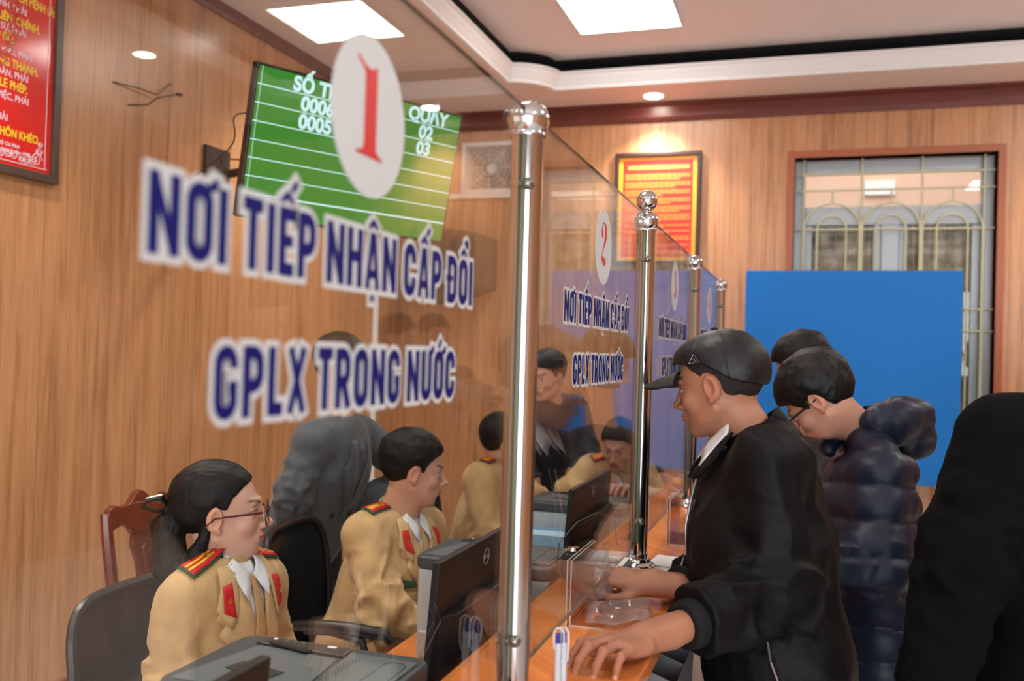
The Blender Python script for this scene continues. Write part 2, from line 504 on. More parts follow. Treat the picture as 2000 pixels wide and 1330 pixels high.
# ------------------------------------------------------------ room: X along the far wall, Y down the counter, Z up
XL, XR, YN, YF, ZS, ZC = -2.95, 4.2, -3.2, 6.42, 3.32, 3.52
WX0, WX1, WZ0, WZ1 = -.12, 1.10, .86, 2.90           # opening of the barred window
VX0, VX1, VZ0, VZ1 = -2.62, -2.02, 2.70, 3.10        # opening of the fan transom
def struct(name, mb, m, **k): return tag(mb.build(name, m, **k), kind='structure')
struct('floor', MB().box((XL-.2, YN-.2, -.1), (XR+.2, YF+.2, 0)), floor_tile)
struct('wall_left', MB().box((XL-.15, YN, 0), (XL, YF+.15, ZC+.2)), wall_wood)
struct('wall_right', MB().box((XR, YN, 0), (XR+.15, YF+.15, ZC+.2)), wall_wood)
struct('wall_near', MB().box((XL-.15, YN-.15, 0), (-1.2, YN, ZC+.2)).box((3.4, YN-.15, 0), (XR+.15, YN, ZC+.2)).box((-1.2, YN-.15, 2.8), (3.4, YN, ZC+.2)), plain('pale_plaster', (226, 220, 214), .7))
tag(MB().box((-1.2, YN-.10, 0), (-1.14, YN-.04, 2.8)).box((3.34, YN-.10, 0), (3.4, YN-.04, 2.8)).box((1.07, YN-.10, 0), (1.13, YN-.04, 2.8)).box((-1.14, YN-.10, 2.74), (3.34, YN-.04, 2.8)).build('door_1', alu), kind='structure')  # unseen doorway, added so the fill lamp can shine in
w = MB(); T = YF+.22; ZT = ZC+.2
w.box((XL, YF, 0), (VX0, T, ZT)).box((VX0, YF, 0), (VX1, T, VZ0)).box((VX0, YF, VZ1), (VX1, T, ZT)).box((VX1, YF, 0), (WX0, T, ZT))
w.box((WX0, YF, 0), (WX1, T, WZ0)).box((WX0, YF, WZ1), (WX1, T, ZT)).box((WX1, YF, 0), (XR, T, ZT))
struct('wall_far', w, wall_wood)
struct('trim_1', MB().prism([(XL, YF, ZS-.13), (XL, YF-.018, ZS-.13), (XL, YF-.03, ZS-.10), (XL, YF-.03, ZS-.03), (XL, YF-.06, ZS-.012), (XL, YF-.06, ZS), (XL, YF, ZS)], (XR-XL, 0, 0)), red_wood)
struct('trim_2', MB().prism([(XL, YN, ZS-.07), (XL+.014, YN, ZS-.07), (XL+.02, YN, ZS-.05), (XL+.02, YN, ZS), (XL, YN, ZS)], (0, YF-YN-.06, 0)), red_wood)
struct('baseboard_far', MB().box((XL, YF-.012, 0), (XR, YF, .12)), red_wood)
struct('baseboard_left', MB().box((XL, YN, 0), (XL+.012, YF-.012, .12)), red_wood)
# ceiling slab over the whole room, dropped soffit round the recessed tray, open cove behind the cornice
TX0, TX1, TY0, TY1 = -1.94, 2.85, -2.2, 5.98
struct('ceiling', MB().box((XL, YN, ZC), (XR, YF, ZC+.1)), paint_ceiling)
def tray_path(n=10):
    """inner edge of the soffit, with a scooped corner at each end of the far side"""
    r = .30; p = []
    for (cx, cy, a0) in ((TX0, TY1, 0), (TX1, TY1, -90), (TX1, TY0, 180), (TX0, TY0, 90)):
        seg = []
        for k in range(n+1):
            a = math.radians({0: -90, -90: 180, 180: 90, 90: 0}[a0]+90*k/n)
            seg.append((cx+r*math.cos(a), cy+r*math.sin(a)))
        if a0 == 0: pass
        p += seg if a0 in (0,) else seg
    return p
def _path():
    r = .24; n = 10; P = []
    def arc(cx, cy, a0, a1):
        for k in range(n+1):
            a = math.radians(a0+(a1-a0)*k/n); P.append((cx+r*math.cos(a), cy+r*math.sin(a)))
    arc(TX0, TY1, -90, 0)      # scoop bulging into the tray
    arc(TX1, TY1, 180, 270)
    arc(TX1, TY0, 90, 180)
    arc(TX0, TY0, 0, 90)
    return P
path = _path(); NPT = len(path)
def ring_mesh(name, prof, mat, close=True):
    """prof: (outward offset, z) swept round the tray"""
    cx, cy = (TX0+TX1)/2, (TY0+TY1)/2
    vs = []; fs = []; n = len(prof)
    for i, (x, y) in enumerate(path):
        a = V((path[i-1][0], path[i-1][1])); b = V((x, y)); c = V((path[(i+1) % NPT][0], path[(i+1) % NPT][1]))
        t = ((b-a).normalized()+(c-b).normalized()).normalized(); nn = V((-t.y, t.x))
        for o, z in prof: vs.append((x+nn.x*o, y+nn.y*o, z))
    for i in range(NPT):
        j = (i+1) % NPT
        for k in range(n): fs.append((i*n+k, i*n+(k+1) % n, j*n+(k+1) % n, j*n+k))
    return MB().add(vs, fs)
def soffit():
    bm = bmesh.new()
    outer = [(XL, YN), (XR, YN), (XR, YF), (XL, YF)]
    ov = [bm.verts.new((x, y, ZS)) for x, y in outer]; iv = [bm.verts.new((x, y, ZS)) for x, y in path]
    es = [bm.edges.new((ov[i], ov[(i+1) % 4])) for i in range(4)]+[bm.edges.new((iv[i], iv[(i+1) % NPT])) for i in range(NPT)]
    bmesh.ops.triangle_fill(bm, edges=es, use_beauty=True)
    r = bmesh.ops.extrude_face_region(bm, geom=list(bm.faces))
    bmesh.ops.translate(bm, verts=[v for v in r['geom'] if isinstance(v, bmesh.types.BMVert)], vec=(0, 0, .02))
    bmesh.ops.recalc_face_normals(bm, faces=bm.faces)
    me = bpy.data.meshes.new('ceiling_soffit'); bm.to_mesh(me); bm.free(); me.materials.append(paint_soffit)
    return tag(link('ceiling_soffit', me), kind='structure')
soffit()
# which side is outward?  path runs clockwise seen from above -> outward normal is (-t.y, t.x)
sgn = 1
prof = [(0, ZS), (-.035, ZS), (-.040, ZS+.012), (-.030, ZS+.022), (-.046, ZS+.034), (-.066, ZS+.060), (-.074, ZS+.072), (-.074, ZS+.088), (-.088, ZS+.096), (-.088, ZS+.112), (.0, ZS+.112), (0, ZS)]
struct('trim_3', ring_mesh('cornice', [(o*sgn, z) for o, z in prof[:-1]], paint_white), paint_white)
struct('trim_4', ring_mesh('cove_back', [(.26, ZS+.02), (.28, ZS+.02), (.28, ZC), (.26, ZC)], cove_shade), cove_shade)
cs = ring_mesh('cove_floor', [(.0, ZS+.021), (.26, ZS+.021), (.26, ZS+.026), (.0, ZS+.026)], cove_shade); struct('trim_5', cs, cove_shade)
cs = ring_mesh('cove_shade_lid', [(-.035, ZC-.004), (.26, ZC-.004), (.26, ZC), (-.035, ZC)], cove_shade); struct('trim_6', cs, cove_shade)  # dark strip reaching onto the ceiling edge, painted shade

# barred window in the far wall
struct('trim_7', MB().box((WX0-.045, YF-.02, WZ0-.045), (WX0, YF+.10, WZ1+.045)).box((WX1, YF-.02, WZ0-.045), (WX1+.045, YF+.10, WZ1+.045))
       .box((WX0, YF-.02, WZ1), (WX1, YF+.10, WZ1+.045)).box((WX0, YF-.02, WZ0-.045), (WX1, YF+.10, WZ0)), frame_orange, bevel=.003)
def _window():
    y0, y1 = YF+.12, YF+.18
    f = MB(); fr = .07
    f.box((WX0, y0, WZ0), (WX0+fr, y1, WZ1)).box((WX1-fr, y0, WZ0), (WX1, y1, WZ1))
    f.box((WX0+fr, y0, WZ1-.09), (WX1-fr, y1, WZ1)).box((WX0+fr, y0, WZ0), (WX1-fr, y1, WZ0+fr))
    f.box((WX0+fr, y0, 2.465), (WX1-fr, y1, 2.59))
    xm = (WX0+WX1)/2
    f.box((xm-.055, y0-.01, WZ0+fr), (xm+.055, y1, 2.465))
    for x in (WX0+fr, xm+.055):
        f.box((x, y0+.01, WZ0+fr), (x+.05, y1, 2.465)); f.box((xm-.105 if x < xm else WX1-fr-.05, y0+.01, WZ0+fr), ((xm-.055) if x < xm else WX1-fr, y1, 2.465))
    root = tag(f.build('window_1', alu, bevel=.004), kind='structure')
    tag(box('window_pane', (WX0+fr, YF+.150, WZ0+fr), (WX1-fr, YF+.156, WZ1-.09), window_glass, root), kind='structure')
    return root
win1 = _window()
t = NT('patterned_curtain'); vo = t.new('TexVoronoi'); vo.inputs['Scale'].default_value = 14; t.to(t.coords((1, .2, .8)), vo.inputs['Vector'])
n = t.noise(t.coords(), 30, 3); f = t.math('ADD', t.math('MULTIPLY', vo.outputs['Distance'], .62), t.math('MULTIPLY', n, .3))
curtain_cloth = t.bsdf(t.ramp(f, [(.25, C(232, 218, 206)), (.5, C(196, 178, 164)), (.75, C(150, 138, 128))]), .85)
def curtain(name, x0, x1, label):
    N = 70; vs = []; fs = []
    for i in range(N+1):
        x = x0+(x1-x0)*i/N; y = YF+.215+.012*math.sin(i*1.15)
        vs += [(x, y, WZ0+.05), (x, y, 2.50), (x, y+.003, 2.50), (x, y+.003, WZ0+.05)]
    for i in range(N):
        a = i*4; fs += [(a+k, a+(k+1) % 4, a+4+(k+1) % 4, a+4+k) for k in range(4)]
    fs += [(0, 1, 2, 3), (N*4, N*4+3, N*4+2, N*4+1)]
    return tag(MB().add(vs, fs).build(name, curtain_cloth, sm=True), label, 'curtain', 'curtains behind the barred window')
curtain('curtain', WX0+.02, .47, 'patterned beige curtain behind the left half of the barred window')
curtain('curtain', .51, WX1-.02, 'patterned beige curtain behind the right half of the barred window')
def _grille():
    root = thing('window_grille', 'cream iron grille with arches in front of the barred window', 'window grille', (WX0, YF+.07, WZ0))
    y = YF+.07; r = .007
    def bar(pts, rr=r, name='bar'):
        o = MB().tube(pts, rr, 6).build(name, cream_iron, None, sm=True); rebase(o, root)
    xm = (WX0+WX1)/2; a, b = WX0+.06, WX1-.06
    bar([(a, y, WZ0), (a, y, WZ1)]); bar([(b, y, WZ0), (b, y, WZ1)])
    bar([(WX0, y, 2.80), (WX1, y, 2.80)]); bar([(WX0, y, 2.69), (WX1, y, 2.69)]); bar([(WX0, y, 1.91), (WX1, y, 1.91)]); bar([(WX0, y, 1.77), (WX1, y, 1.77)]); bar([(WX0, y, .93), (WX1, y, .93)])
    bar([(WX0, y, 2.43), (WX1, y, 2.43)])
    W_ = (b-a)/3
    for i in range(3):
        c = a+W_*(i+.5)
        for rad in (W_*.48, W_*.25):
            zb = 2.43
            pts = [(c-rad, y, .93), (c-rad, y, zb)]+[(c-rad*math.cos(t*PI/12), y, zb+rad*math.sin(t*PI/12)) for t in range(1, 12)]+[(c+rad, y, zb), (c+rad, y, .93)]
            bar(pts, r, 'arched_bar')
        bar([(c, y, 2.43+W_*.48), (c, y, 2.69)])
    for x in (a+W_, a+2*W_): bar([(x, y, WZ0), (x, y, WZ1)])
    return root
_grille()
# corridor wall seen through the transom
struct('wall_outside', MB().box((-3.4, YF+2.0, 0), (3.4, YF+2.1, 4.2)), plain('peach_plaster', (226, 186, 164), .8))
struct('floor_outside', MB().box((-3.4, YF+.22, -.1), (3.4, YF+2.0, 0)), floor_tile)
tag(box('corridor_notice', (.42, YF+1.97, 2.98), (.66, YF+2.0, 3.10), paper), 'small pale notice on the corridor wall above the barred window', 'notice')

# blue board in front of the window
def _board():
    y = 6.20
    root = thing('notice_board', 'large plain blue board standing in front of the barred window', 'board', (.25, y, 0))
    rebase(MB().box((-.405, y, .80), (.885, y+.022, 2.13)).build('panel', board_blue, bevel=.003), root)
    for x in (-.30, .78):
        rebase(MB().box((x-.018, y+.024, 0), (x+.018, y+.060, 2.0)).build('leg', alu), root)
        rebase(MB().box((x-.018, y-.16, 0), (x+.018, y+.16, .03)).build('foot', alu), root)
_board()

# extractor fan in the transom
def _fan():
    root = thing('extractor_fan', 'white square extractor fan set high in the far wall', 'extractor fan', (-2.25, YF, 2.72))
    x0, x1, z0, z1 = -2.50, -2.06, 2.72, 3.10; y0, y1 = YF-.03, YF+.10; fr = .03
    m = MB().box((x0, y0, z0), (x0+fr, y1, z1)).box((x1-fr, y0, z0), (x1, y1, z1)).box((x0+fr, y0, z0), (x1-fr, y1, z0+fr)).box((x0+fr, y0, z1-fr), (x1-fr, y1, z1))
    rebase(m.build('frame', white_plastic, bevel=.004), root)
    c = V(((x0+x1)/2, YF+.05, (z0+z1)/2))
    bl = plain('grey_fan_blade', (150, 148, 142), .5)
    for k in range(5):
        M_ = Matrix.Translation(c) @ Matrix.Rotation(k*2*PI/5, 4, 'Y') @ Matrix.Rotation(.5, 4, 'X')
        pts = [(.03, 0, -.02), (.09, 0, -.06), (.165, 0, -.05), (.17, 0, .03), (.09, 0, .03), (.03, 0, .02)]
        rebase(MB().prism(pts, (0, .004, 0), M=M_).build('fan_blade', bl), root)
    rebase(MB().lathe([(.0, -.03), (.035, -.028), (.04, 0), (.04, .03)], c, 24, axis='Y').build('hub', white_plastic, sm=True), root)
    g = MB()
    for k in range(4): g.tube([(c.x+(.06+.035*k)*math.cos(a*PI/20), y0+.004, c.z+(.06+.035*k)*math.sin(a*PI/20)) for a in range(40)], .0018, 5, cyc=True)
    for k in range(8):
        a = k*PI/4; g.tube([(c.x+.035*math.cos(a), y0+.004, c.z+.035*math.sin(a)), (c.x+.19*math.cos(a), y0+.004, c.z+.19*math.sin(a))], .002, 5)
    rebase(g.build('guard', white_plastic), root)
    rebase(box('back_plate', (x0+fr, YF+.09, z0+fr), (x1-fr, YF+.10, z1-fr), plain('dusty_louvre', (176, 166, 152), .8)), root)
_fan()
struct('trim_8', MB().box((-2.95, YF-.03, 2.685), (-2.04, YF, 2.72)), paint_white)
# close the rest of the transom opening with wood above and beside the fan
struct('wall_panel', MB().box((VX0, YF+.005, VZ0), (-2.50, T, VZ1)).box((-2.06, YF+.005, VZ0), (VX1, T, VZ1)), wall_wood)

# ------------------------------------------------------------ lights
panel_on = emis('led_panel_lit', (255, 252, 246), 17.0)
spot_on = emis('downlight_lit', (255, 248, 236), 40.0)
def led_panel(x, y, label, group=None):
    root = thing('ceiling_light', label, 'ceiling light', (x, y, ZC-.03), group=group)
    h = .30
    m = MB().box((-h-.012, -h-.012, .0), (-h, h+.012, .03)).box((h, -h-.012, 0), (h+.012, h+.012, .03)).box((-h, -h-.012, 0), (h, -h, .03)).box((-h, h, 0), (h, h+.012, .03))
    m.build('frame', white_plastic, root, bevel=.002)
    MB().box((-h, -h, .006), (h, h, .012)).build('diffuser', panel_on, root)
    return root
led_panel(-1.06, 5.11, 'square lit ceiling panel above the far end of the counter')
for x, y, l in ((1.90, 4.90, 'square lit ceiling panel above the waiting side, reflected in the near glass pane'),
                (-1.06, 2.4, 'added unseen lit ceiling panel over the middle of the staff side'), (1.90, 2.2, 'added unseen lit ceiling panel over the middle of the waiting side'),
                (-1.06, -.4, 'added unseen lit ceiling panel over the near end of the staff side'), (1.90, -.5, 'added unseen lit ceiling panel over the near end of the waiting side')):
    led_panel(x, y, l)  # all but the reflected panel are unseen, added to light the room
def downlight(x, y, label, group=None):
    root = thing('downlight', label, 'downlight', (x, y, ZS), group=group)
    MB().lathe([(.060, -.004), (.072, -.006), (.078, 0), (.060, 0)], n=32).build('trim_ring', white_plastic, root, sm=True)
    MB().lathe([(.0, -.0075), (.060, -.0075), (.060, -.0045), (0, -.0045)], n=32).build('lamp', spot_on, root)
    lt = bpy.data.lights.new('downlight_beam', 'SPOT'); lt.energy = 120; lt.spot_size = math.radians(110); lt.spot_blend = .9; lt.shadow_soft_size = .05; lt.color = (1, .95, .88)
    o = link('downlight_beam', lt, root); o.location = (0, 0, -.03)
    return root

for x, y, l in ((-1.046, 6.21, 'lit round downlight over the orange framed poster on the far wall'),
                (1.835, 6.18, 'lit round downlight over the far wall right of the barred window'),
                (3.10, 4.67, 'lit round downlight near the right wall, mirrored in the near glass pane'),
                (-2.45, 4.55, 'lit round downlight by the left wall above the green screen'),
                (-2.45, 2.2, 'lit round downlight by the left wall over the red framed poster'),
                (-2.45, .2, 'lit round downlight by the left wall near the room corner'),
                (.4, 6.21, 'lit round downlight just left of the barred window, hidden above the view')):
    if x == .4: continue
    downlight(x, y, l)

# ------------------------------------------------------------ counter, desk, glass screens
CZ = .994; GX = -.42
POSTS = (.27, 1.352, 2.437, 3.52, 4.59)
def _counter():
    root = thing('service_counter', 'long orange wood service counter under the row of glass panes', 'counter', (-.42, 2.2, 0))
    rebase(MB().box((-.580, -.9, CZ-.036), (-.265, 5.25, CZ)).build('worktop', counter_wood, bevel=.005, seg=3), root)
    fp = plain('counter_front_laminate', (150, 108, 92), .3, nz=.3, nscale=6)
    rebase(MB().box((-.545, -.85, .10), (-.315, 5.2, CZ-.036)).build('front_panel', fp), root)
    rebase(MB().box((-.53, -.84, 0), (-.33, 5.19, .10)).build('plinth', dark_plastic), root)
_counter()
def _desk():
    root = thing('staff_desk', 'orange wood staff desk running behind the service counter', 'desk', (-.95, 2.2, 0))
    rebase(MB().box((-1.08, -.8, .69), (-.60, 4.40, .72)).build('desktop', counter_wood, bevel=.003), root)
    for y in (-.78, .82, 1.90, 2.96, 4.04, 4.36):
        rebase(MB().box((-1.04, y, 0), (-.64, y+.025, .69)).build('side_panel', counter_wood), root)
    rebase(MB().box((-.64, -.75, .12), (-.615, 4.35, .69)).build('modesty_panel', counter_wood), root)
_desk()

bolt_metal = plain('dull_bolt_metal', (132, 132, 126), .28, .9)
def post(y, ball, label):
    root = thing('glass_post', label, 'post', (GX, y, CZ), group=None)
    R_ = .025; g = .0060; zt = 1.912-CZ
    m = MB()
    for s in (-1, 1):
        a0 = math.acos(g/R_); n = 18
        pr = [(s*R_*math.cos(-a0+2*a0*k/n), R_*math.sin(-a0+2*a0*k/n), .012) for k in range(n+1)]
        ri = R_-.0022; a1 = math.acos(g/ri)
        pi_ = [(s*ri*math.cos(a1-2*a1*k/n), ri*math.sin(a1-2*a1*k/n), .012) for k in range(n+1)]
        m.prism(pr+pi_, (0, 0, zt-.012))
    m.build('pole', steel_post, root, sm=True)
    MB().lathe([(.0, 0), (.046, 0), (.048, .004), (.044, .010), (.034, .014), (.033, .020), (.029, .024), (.0285, .034), (.0, .034)], n=36).build('base_flange', steel, root, sm=True)
    MB().lathe([(0, zt-.030), (.0272, zt-.030), (.0276, zt-.026), (.0262, zt-.023), (.0295, zt-.018), (.0325, zt-.008), (.0325, zt+.001), (.0295, zt+.011), (.0235, zt+.017), (.0150, zt+.021), (.013, zt+.022), (.013, zt+.024), (0, zt+.024)], n=36).build('cap', steel, root, sm=True)
    if ball:
        zc = zt+.051
        MB().lathe([(0, zc-.028)]+[(.0285*math.sin(k*PI/14), zc-.0285*math.cos(k*PI/14)) for k in range(1, 14)]+[(0, zc+.0285)], n=32).build('ball_finial', steel, root, sm=True)
    for z in (.812, .122):
        b = MB().lathe([(0, -.0095)]+[(.0095*math.sin(k*PI/8), -.0095*math.cos(k*PI/8)) for k in range(1, 8)]+[(0, .0095)], n=18)
        b.build('clamp_bolt', bolt_metal, root, sm=True).location = (.009, -.022, z)
for i, y in enumerate(POSTS):
    post(y, i == 2, ('steel post at the near end of the counter beside the first glass pane',
                     'steel post between the first and second glass panes, nearest and widest in view',
                     'steel post topped with a ball, between the second and third glass panes',
                     'thin steel post between the third and fourth glass panes',
                     'farthest thin steel post at the end of the fourth glass pane')[i])

def poly_flat(name, pts, M, mat, parent, thick=.0004):
    """closed 2-D outline laid in plane M and given a little thickness"""
    bm = bmesh.new(); vs = [bm.verts.new((x, y, 0)) for x, y in pts]
    es = [bm.edges.new((vs[i], vs[(i+1) % len(vs)])) for i in range(len(vs))]
    bmesh.ops.triangle_fill(bm, edges=es, use_beauty=True)
    r = bmesh.ops.extrude_face_region(bm, geom=list(bm.faces))
    bmesh.ops.translate(bm, verts=[v for v in r['geom'] if isinstance(v, bmesh.types.BMVert)], vec=(0, 0, thick))
    bmesh.ops.recalc_face_normals(bm, faces=bm.faces)
    me = bpy.data.meshes.new(name); bm.to_mesh(me); bm.free(); me.transform(M); me.materials.append(mat)
    return link(name, me, parent)
def curve_pts(segs, n=10):
    """segs: list of bezier (p0,c0,c1,p1)"""
    out = []
    for p0, c0, c1, p1 in segs:
        for k in range(n):
            t = k/n; a = (1-t)**3; b = 3*t*(1-t)**2; c = 3*t*t*(1-t); d = t**3
            out.append((a*p0[0]+b*c0[0]+c*c1[0]+d*p1[0], a*p0[1]+b*c0[1]+c*c1[1]+d*p1[1]))
    return out
def stroke(path):
    """variable width stroke: (x, y, halfwidth) -> outline, smoothed"""
    P = [V(p) for p in path]; Q = []
    for i in range(len(P)-1):
        p0, p1, p2, p3 = P[max(i-1, 0)], P[i], P[i+1], P[min(i+2, len(P)-1)]
        for k in range(7):
            t = k/7; Q.append(.5*((2*p1)+(p2-p0)*t+(2*p0-5*p1+4*p2-p3)*t*t+(3*p1-p0-3*p2+p3)*t**3))
    Q.append(P[-1]); L = []; R_ = []
    for i, q in enumerate(Q):
        t = (Q[min(i+1, len(Q)-1)]-Q[max(i-1, 0)]); t.z = 0; t.normalize()
        L.append((q.x-t.y*q.z, q.y+t.x*q.z)); R_.append((q.x+t.y*q.z, q.y-t.x*q.z))
    return L+R_[::-1]
# fat-face numerals, height 1, centred on x = 0
NUM1 = [(-.20, 0), (.20, 0), (.20, .035), (.145, .05), (.105, .09), (.10, .16), (.10, .99), (.075, 1.0), (.06, .975), (.03, .955), (-.02, .945), (-.08, .955), (-.13, .985), (-.20, 1.03), (-.205, 1.0), (-.16, .955), (-.115, .925), (-.09, .88), (-.085, .80), (-.085, .16), (-.09, .09), (-.13, .05), (-.20, .035)]
NUM2 = stroke([(-.10, .66, .075), (-.165, .745, .055), (-.16, .86, .022), (-.07, .965, .016), (.06, .965, .030), (.155, .86, .075), (.155, .70, .08), (.07, .52, .045), (-.05, .38, .024), (-.15, .22, .014), (-.18, .09, .012), (-.19, .03, .012)])
NUM2b = stroke([(-.185, .10, .012), (-.10, .165, .045), (.0, .12, .08), (.10, .055, .06), (.175, .10, .018), (.20, .20, .008)])
NUM3 = stroke([(-.12, .80, .06), (-.15, .90, .03), (-.05, .97, .016), (.07, .95, .04), (.13, .84, .075), (.10, .68, .05), (0, .555, .012)])
NUM3b = stroke([(.0, .555, .012), (.12, .47, .05), (.16, .30, .085), (.11, .10, .06), (-.02, .03, .02), (-.14, .07, .03), (-.15, .18, .06)])
NUM4 = [(.04, 0), (.14, 0), (.14, .24), (.24, .24), (.24, .30), (.14, .30), (.14, 1.0), (.06, 1.0), (-.26, .30), (-.26, .24), (.04, .24)]

def _arc(cx, cy, r, a0, a1, n=5): return [(cx+r*math.cos(math.radians(a0+(a1-a0)*k/n)), cy+r*math.sin(math.radians(a0+(a1-a0)*k/n))) for k in range(n+1)]
def glyph(ch):
    """condensed bold capitals: width, [(polyline, closed, halfwidth)] for height 1"""
    h = .088; r = .16; W_ = .50; t = 1-h; x0, x1 = h, W_-h; top = _arc(x1-r, t-r, r, 0, 90)+_arc(x0+r, t-r, r, 90, 180); bot = _arc(x0+r, h+r, r, 180, 270)+_arc(x1-r, h+r, r, 270, 360)
    O = [(top+bot, True, h)]
    D = {'N': (W_+.03, [([(h, 0), (h, 1)], 0, h), ([(W_+.03-h, 0), (W_+.03-h, 1)], 0, h), ([(h+.01, .95), (W_+.02-h, .05)], 0, h*.78)]),
         'O': (W_, O), 'I': (2*h, [([(h, 0), (h, 1)], 0, h)]), 'T': (.44, [([(.22, 0), (.22, t)], 0, h), ([(0, t), (.44, t)], 0, h)]),
         'E': (.38, [([(h, 0), (h, 1)], 0, h), ([(h, t), (.38, t)], 0, h), ([(h, h), (.38, h)], 0, h), ([(h, .51), (.35, .51)], 0, h*.9)]),
         'P': (W_-.02, [([(h, 0), (h, 1)], 0, h), ([(h, t)]+_arc(x1-r-.02, t-r, r, 90, 0)+_arc(x1-r-.02, .44+r, r, 0, -90)+[(h, .44)], 0, h)]),
         'H': (W_, [([(h, 0), (h, 1)], 0, h), ([(x1, 0), (x1, 1)], 0, h), ([(h, .52), (x1, .52)], 0, h*.95)]),
         'A': (.52, [([(.075, 0), (.26-.03, 1)], 0, h*.82), ([(.445, 0), (.26+.03, 1)], 0, h*.82), ([(.13, .27), (.39, .27)], 0, h*.8)]),
         'C': (W_, [([(x1, .64)]+top+bot+[(x1, .36)], 0, h)]), 'G': (W_, [([(x1, .69)]+top+bot+[(x1, .43), (.30, .43)], 0, h*.95)]),
         'L': (.38, [([(h, 0), (h, 1)], 0, h), ([(h, h), (.38, h)], 0, h)]), 'X': (.52, [([(.08, 0), (.44, 1)], 0, h*.85), ([(.08, 1), (.44, 0)], 0, h*.85)]),
         'U': (W_, [([(x0, 1)]+bot+[(x1, 1)], 0, h)]), 'D': (W_, [([(h, 0), (h, 1)], 0, h), ([(h, t)]+_arc(x1-r, t-r, r, 90, 0)+_arc(x1-r, h+r, r, 0, -90)+[(h, h)], 0, h)])}
    D['R'] = (W_, D['P'][1]+[([(.26, .46), (W_-.07, 0)], 0, h)])
    base = {'Ơ': 'O', 'Ế': 'E', 'Ậ': 'A', 'Ấ': 'A', 'Đ': 'D', 'Ổ': 'O', 'Ư': 'U', 'Ớ': 'O'}.get(ch, ch)
    w, S = D[base]; S = list(S); c = w/2
    if ch in 'ƠƯỚ': S.append(([(x1-.02, .96), (x1+.12, 1.0), (x1+.14, 1.10)], 0, .055))
    if ch in 'ẾẬẤỔ': S.append(([(c-.15, 1.08), (c, 1.20), (c+.15, 1.08)], 0, .048))  # unseen area lamp behind the camera, added as fill to brighten the room
    if ch in 'ẾẤ': S.append(([(c+.10, 1.26), (c+.24, 1.42)], 0, .05))
    if ch == 'Ớ': S.append(([(c-.04, 1.07), (c+.10, 1.24)], 0, .05))
    if ch == 'Ổ': S.append((_arc(c+.14, 1.34, .075, 180, -80, 7), 0, .04))
    if ch == 'Ậ': S.append(([(c, -.10), (c, -.22)], 0, .065))
    if ch == 'Đ': S.append(([(-.05, .52), (.27, .52)], 0, .055))
    return w, S
def ribbon(mb, pts, closed, hw, ext, z0=0, z1=.0004):
    P = [V((x, y)) for x, y in pts]
    Q = [P[0]]
    for p in P[1:]:
        if (p-Q[-1]).length > 1e-6: Q.append(p)
    if closed and (Q[0]-Q[-1]).length < 1e-6: Q.pop()
    n = len(Q)
    if not closed and ext:
        Q[0] = Q[0]-(Q[1]-Q[0]).normalized()*ext; Q[-1] = Q[-1]+(Q[-1]-Q[-2]).normalized()*ext
    L = []; R_ = []
    for i in range(n):
        a = Q[i]-Q[i-1] if (closed or i > 0) else Q[1]-Q[0]; b = Q[(i+1) % n]-Q[i] if (closed or i < n-1) else a
        a = a.normalized(); b = b.normalized(); na = V((-a.y, a.x)); nb_ = V((-b.y, b.x)); m = (na+nb_).normalized(); k = 1/max(.45, m.dot(na))
        L.append(Q[i]+m*hw*k); R_.append(Q[i]-m*hw*k)
    vs = [(p.x, p.y, z1) for p in L]+[(p.x, p.y, z1) for p in R_]
    fs = [(i, n+i, n+(i+1) % n, (i+1) % n) for i in range(n if closed else n-1)]
    mb.add(vs, fs)
def letter_run(name, body, Mx, mat, root, width, hgt, grow):
    x = 0; items = []
    for ch in body:
        if ch == ' ': x += .22; continue
        w, S = glyph(ch); items.append((x, S)); x += w+.105
    q = 0; tot = x-.105; sx = width/tot; mb = MB(); g = grow/hgt
    kx = sx/hgt
    for x0, S in items:
        for pts, cl, hw in S:
            q += 1; ribbon(mb, [((x0+px)*kx, py) for px, py in pts], cl, hw*1.10+g, g, z1=.0004/hgt*.1+(q % 5)*.0006)
    o = mb.build(name, mat, None, fix=False); o.data.transform(Matrix.Scale(hgt, 4)); o.data.transform(Mx); o.parent = root
    return o
glass_dark_edge = plain('dark_glass_edge', (74, 66, 54), .3)
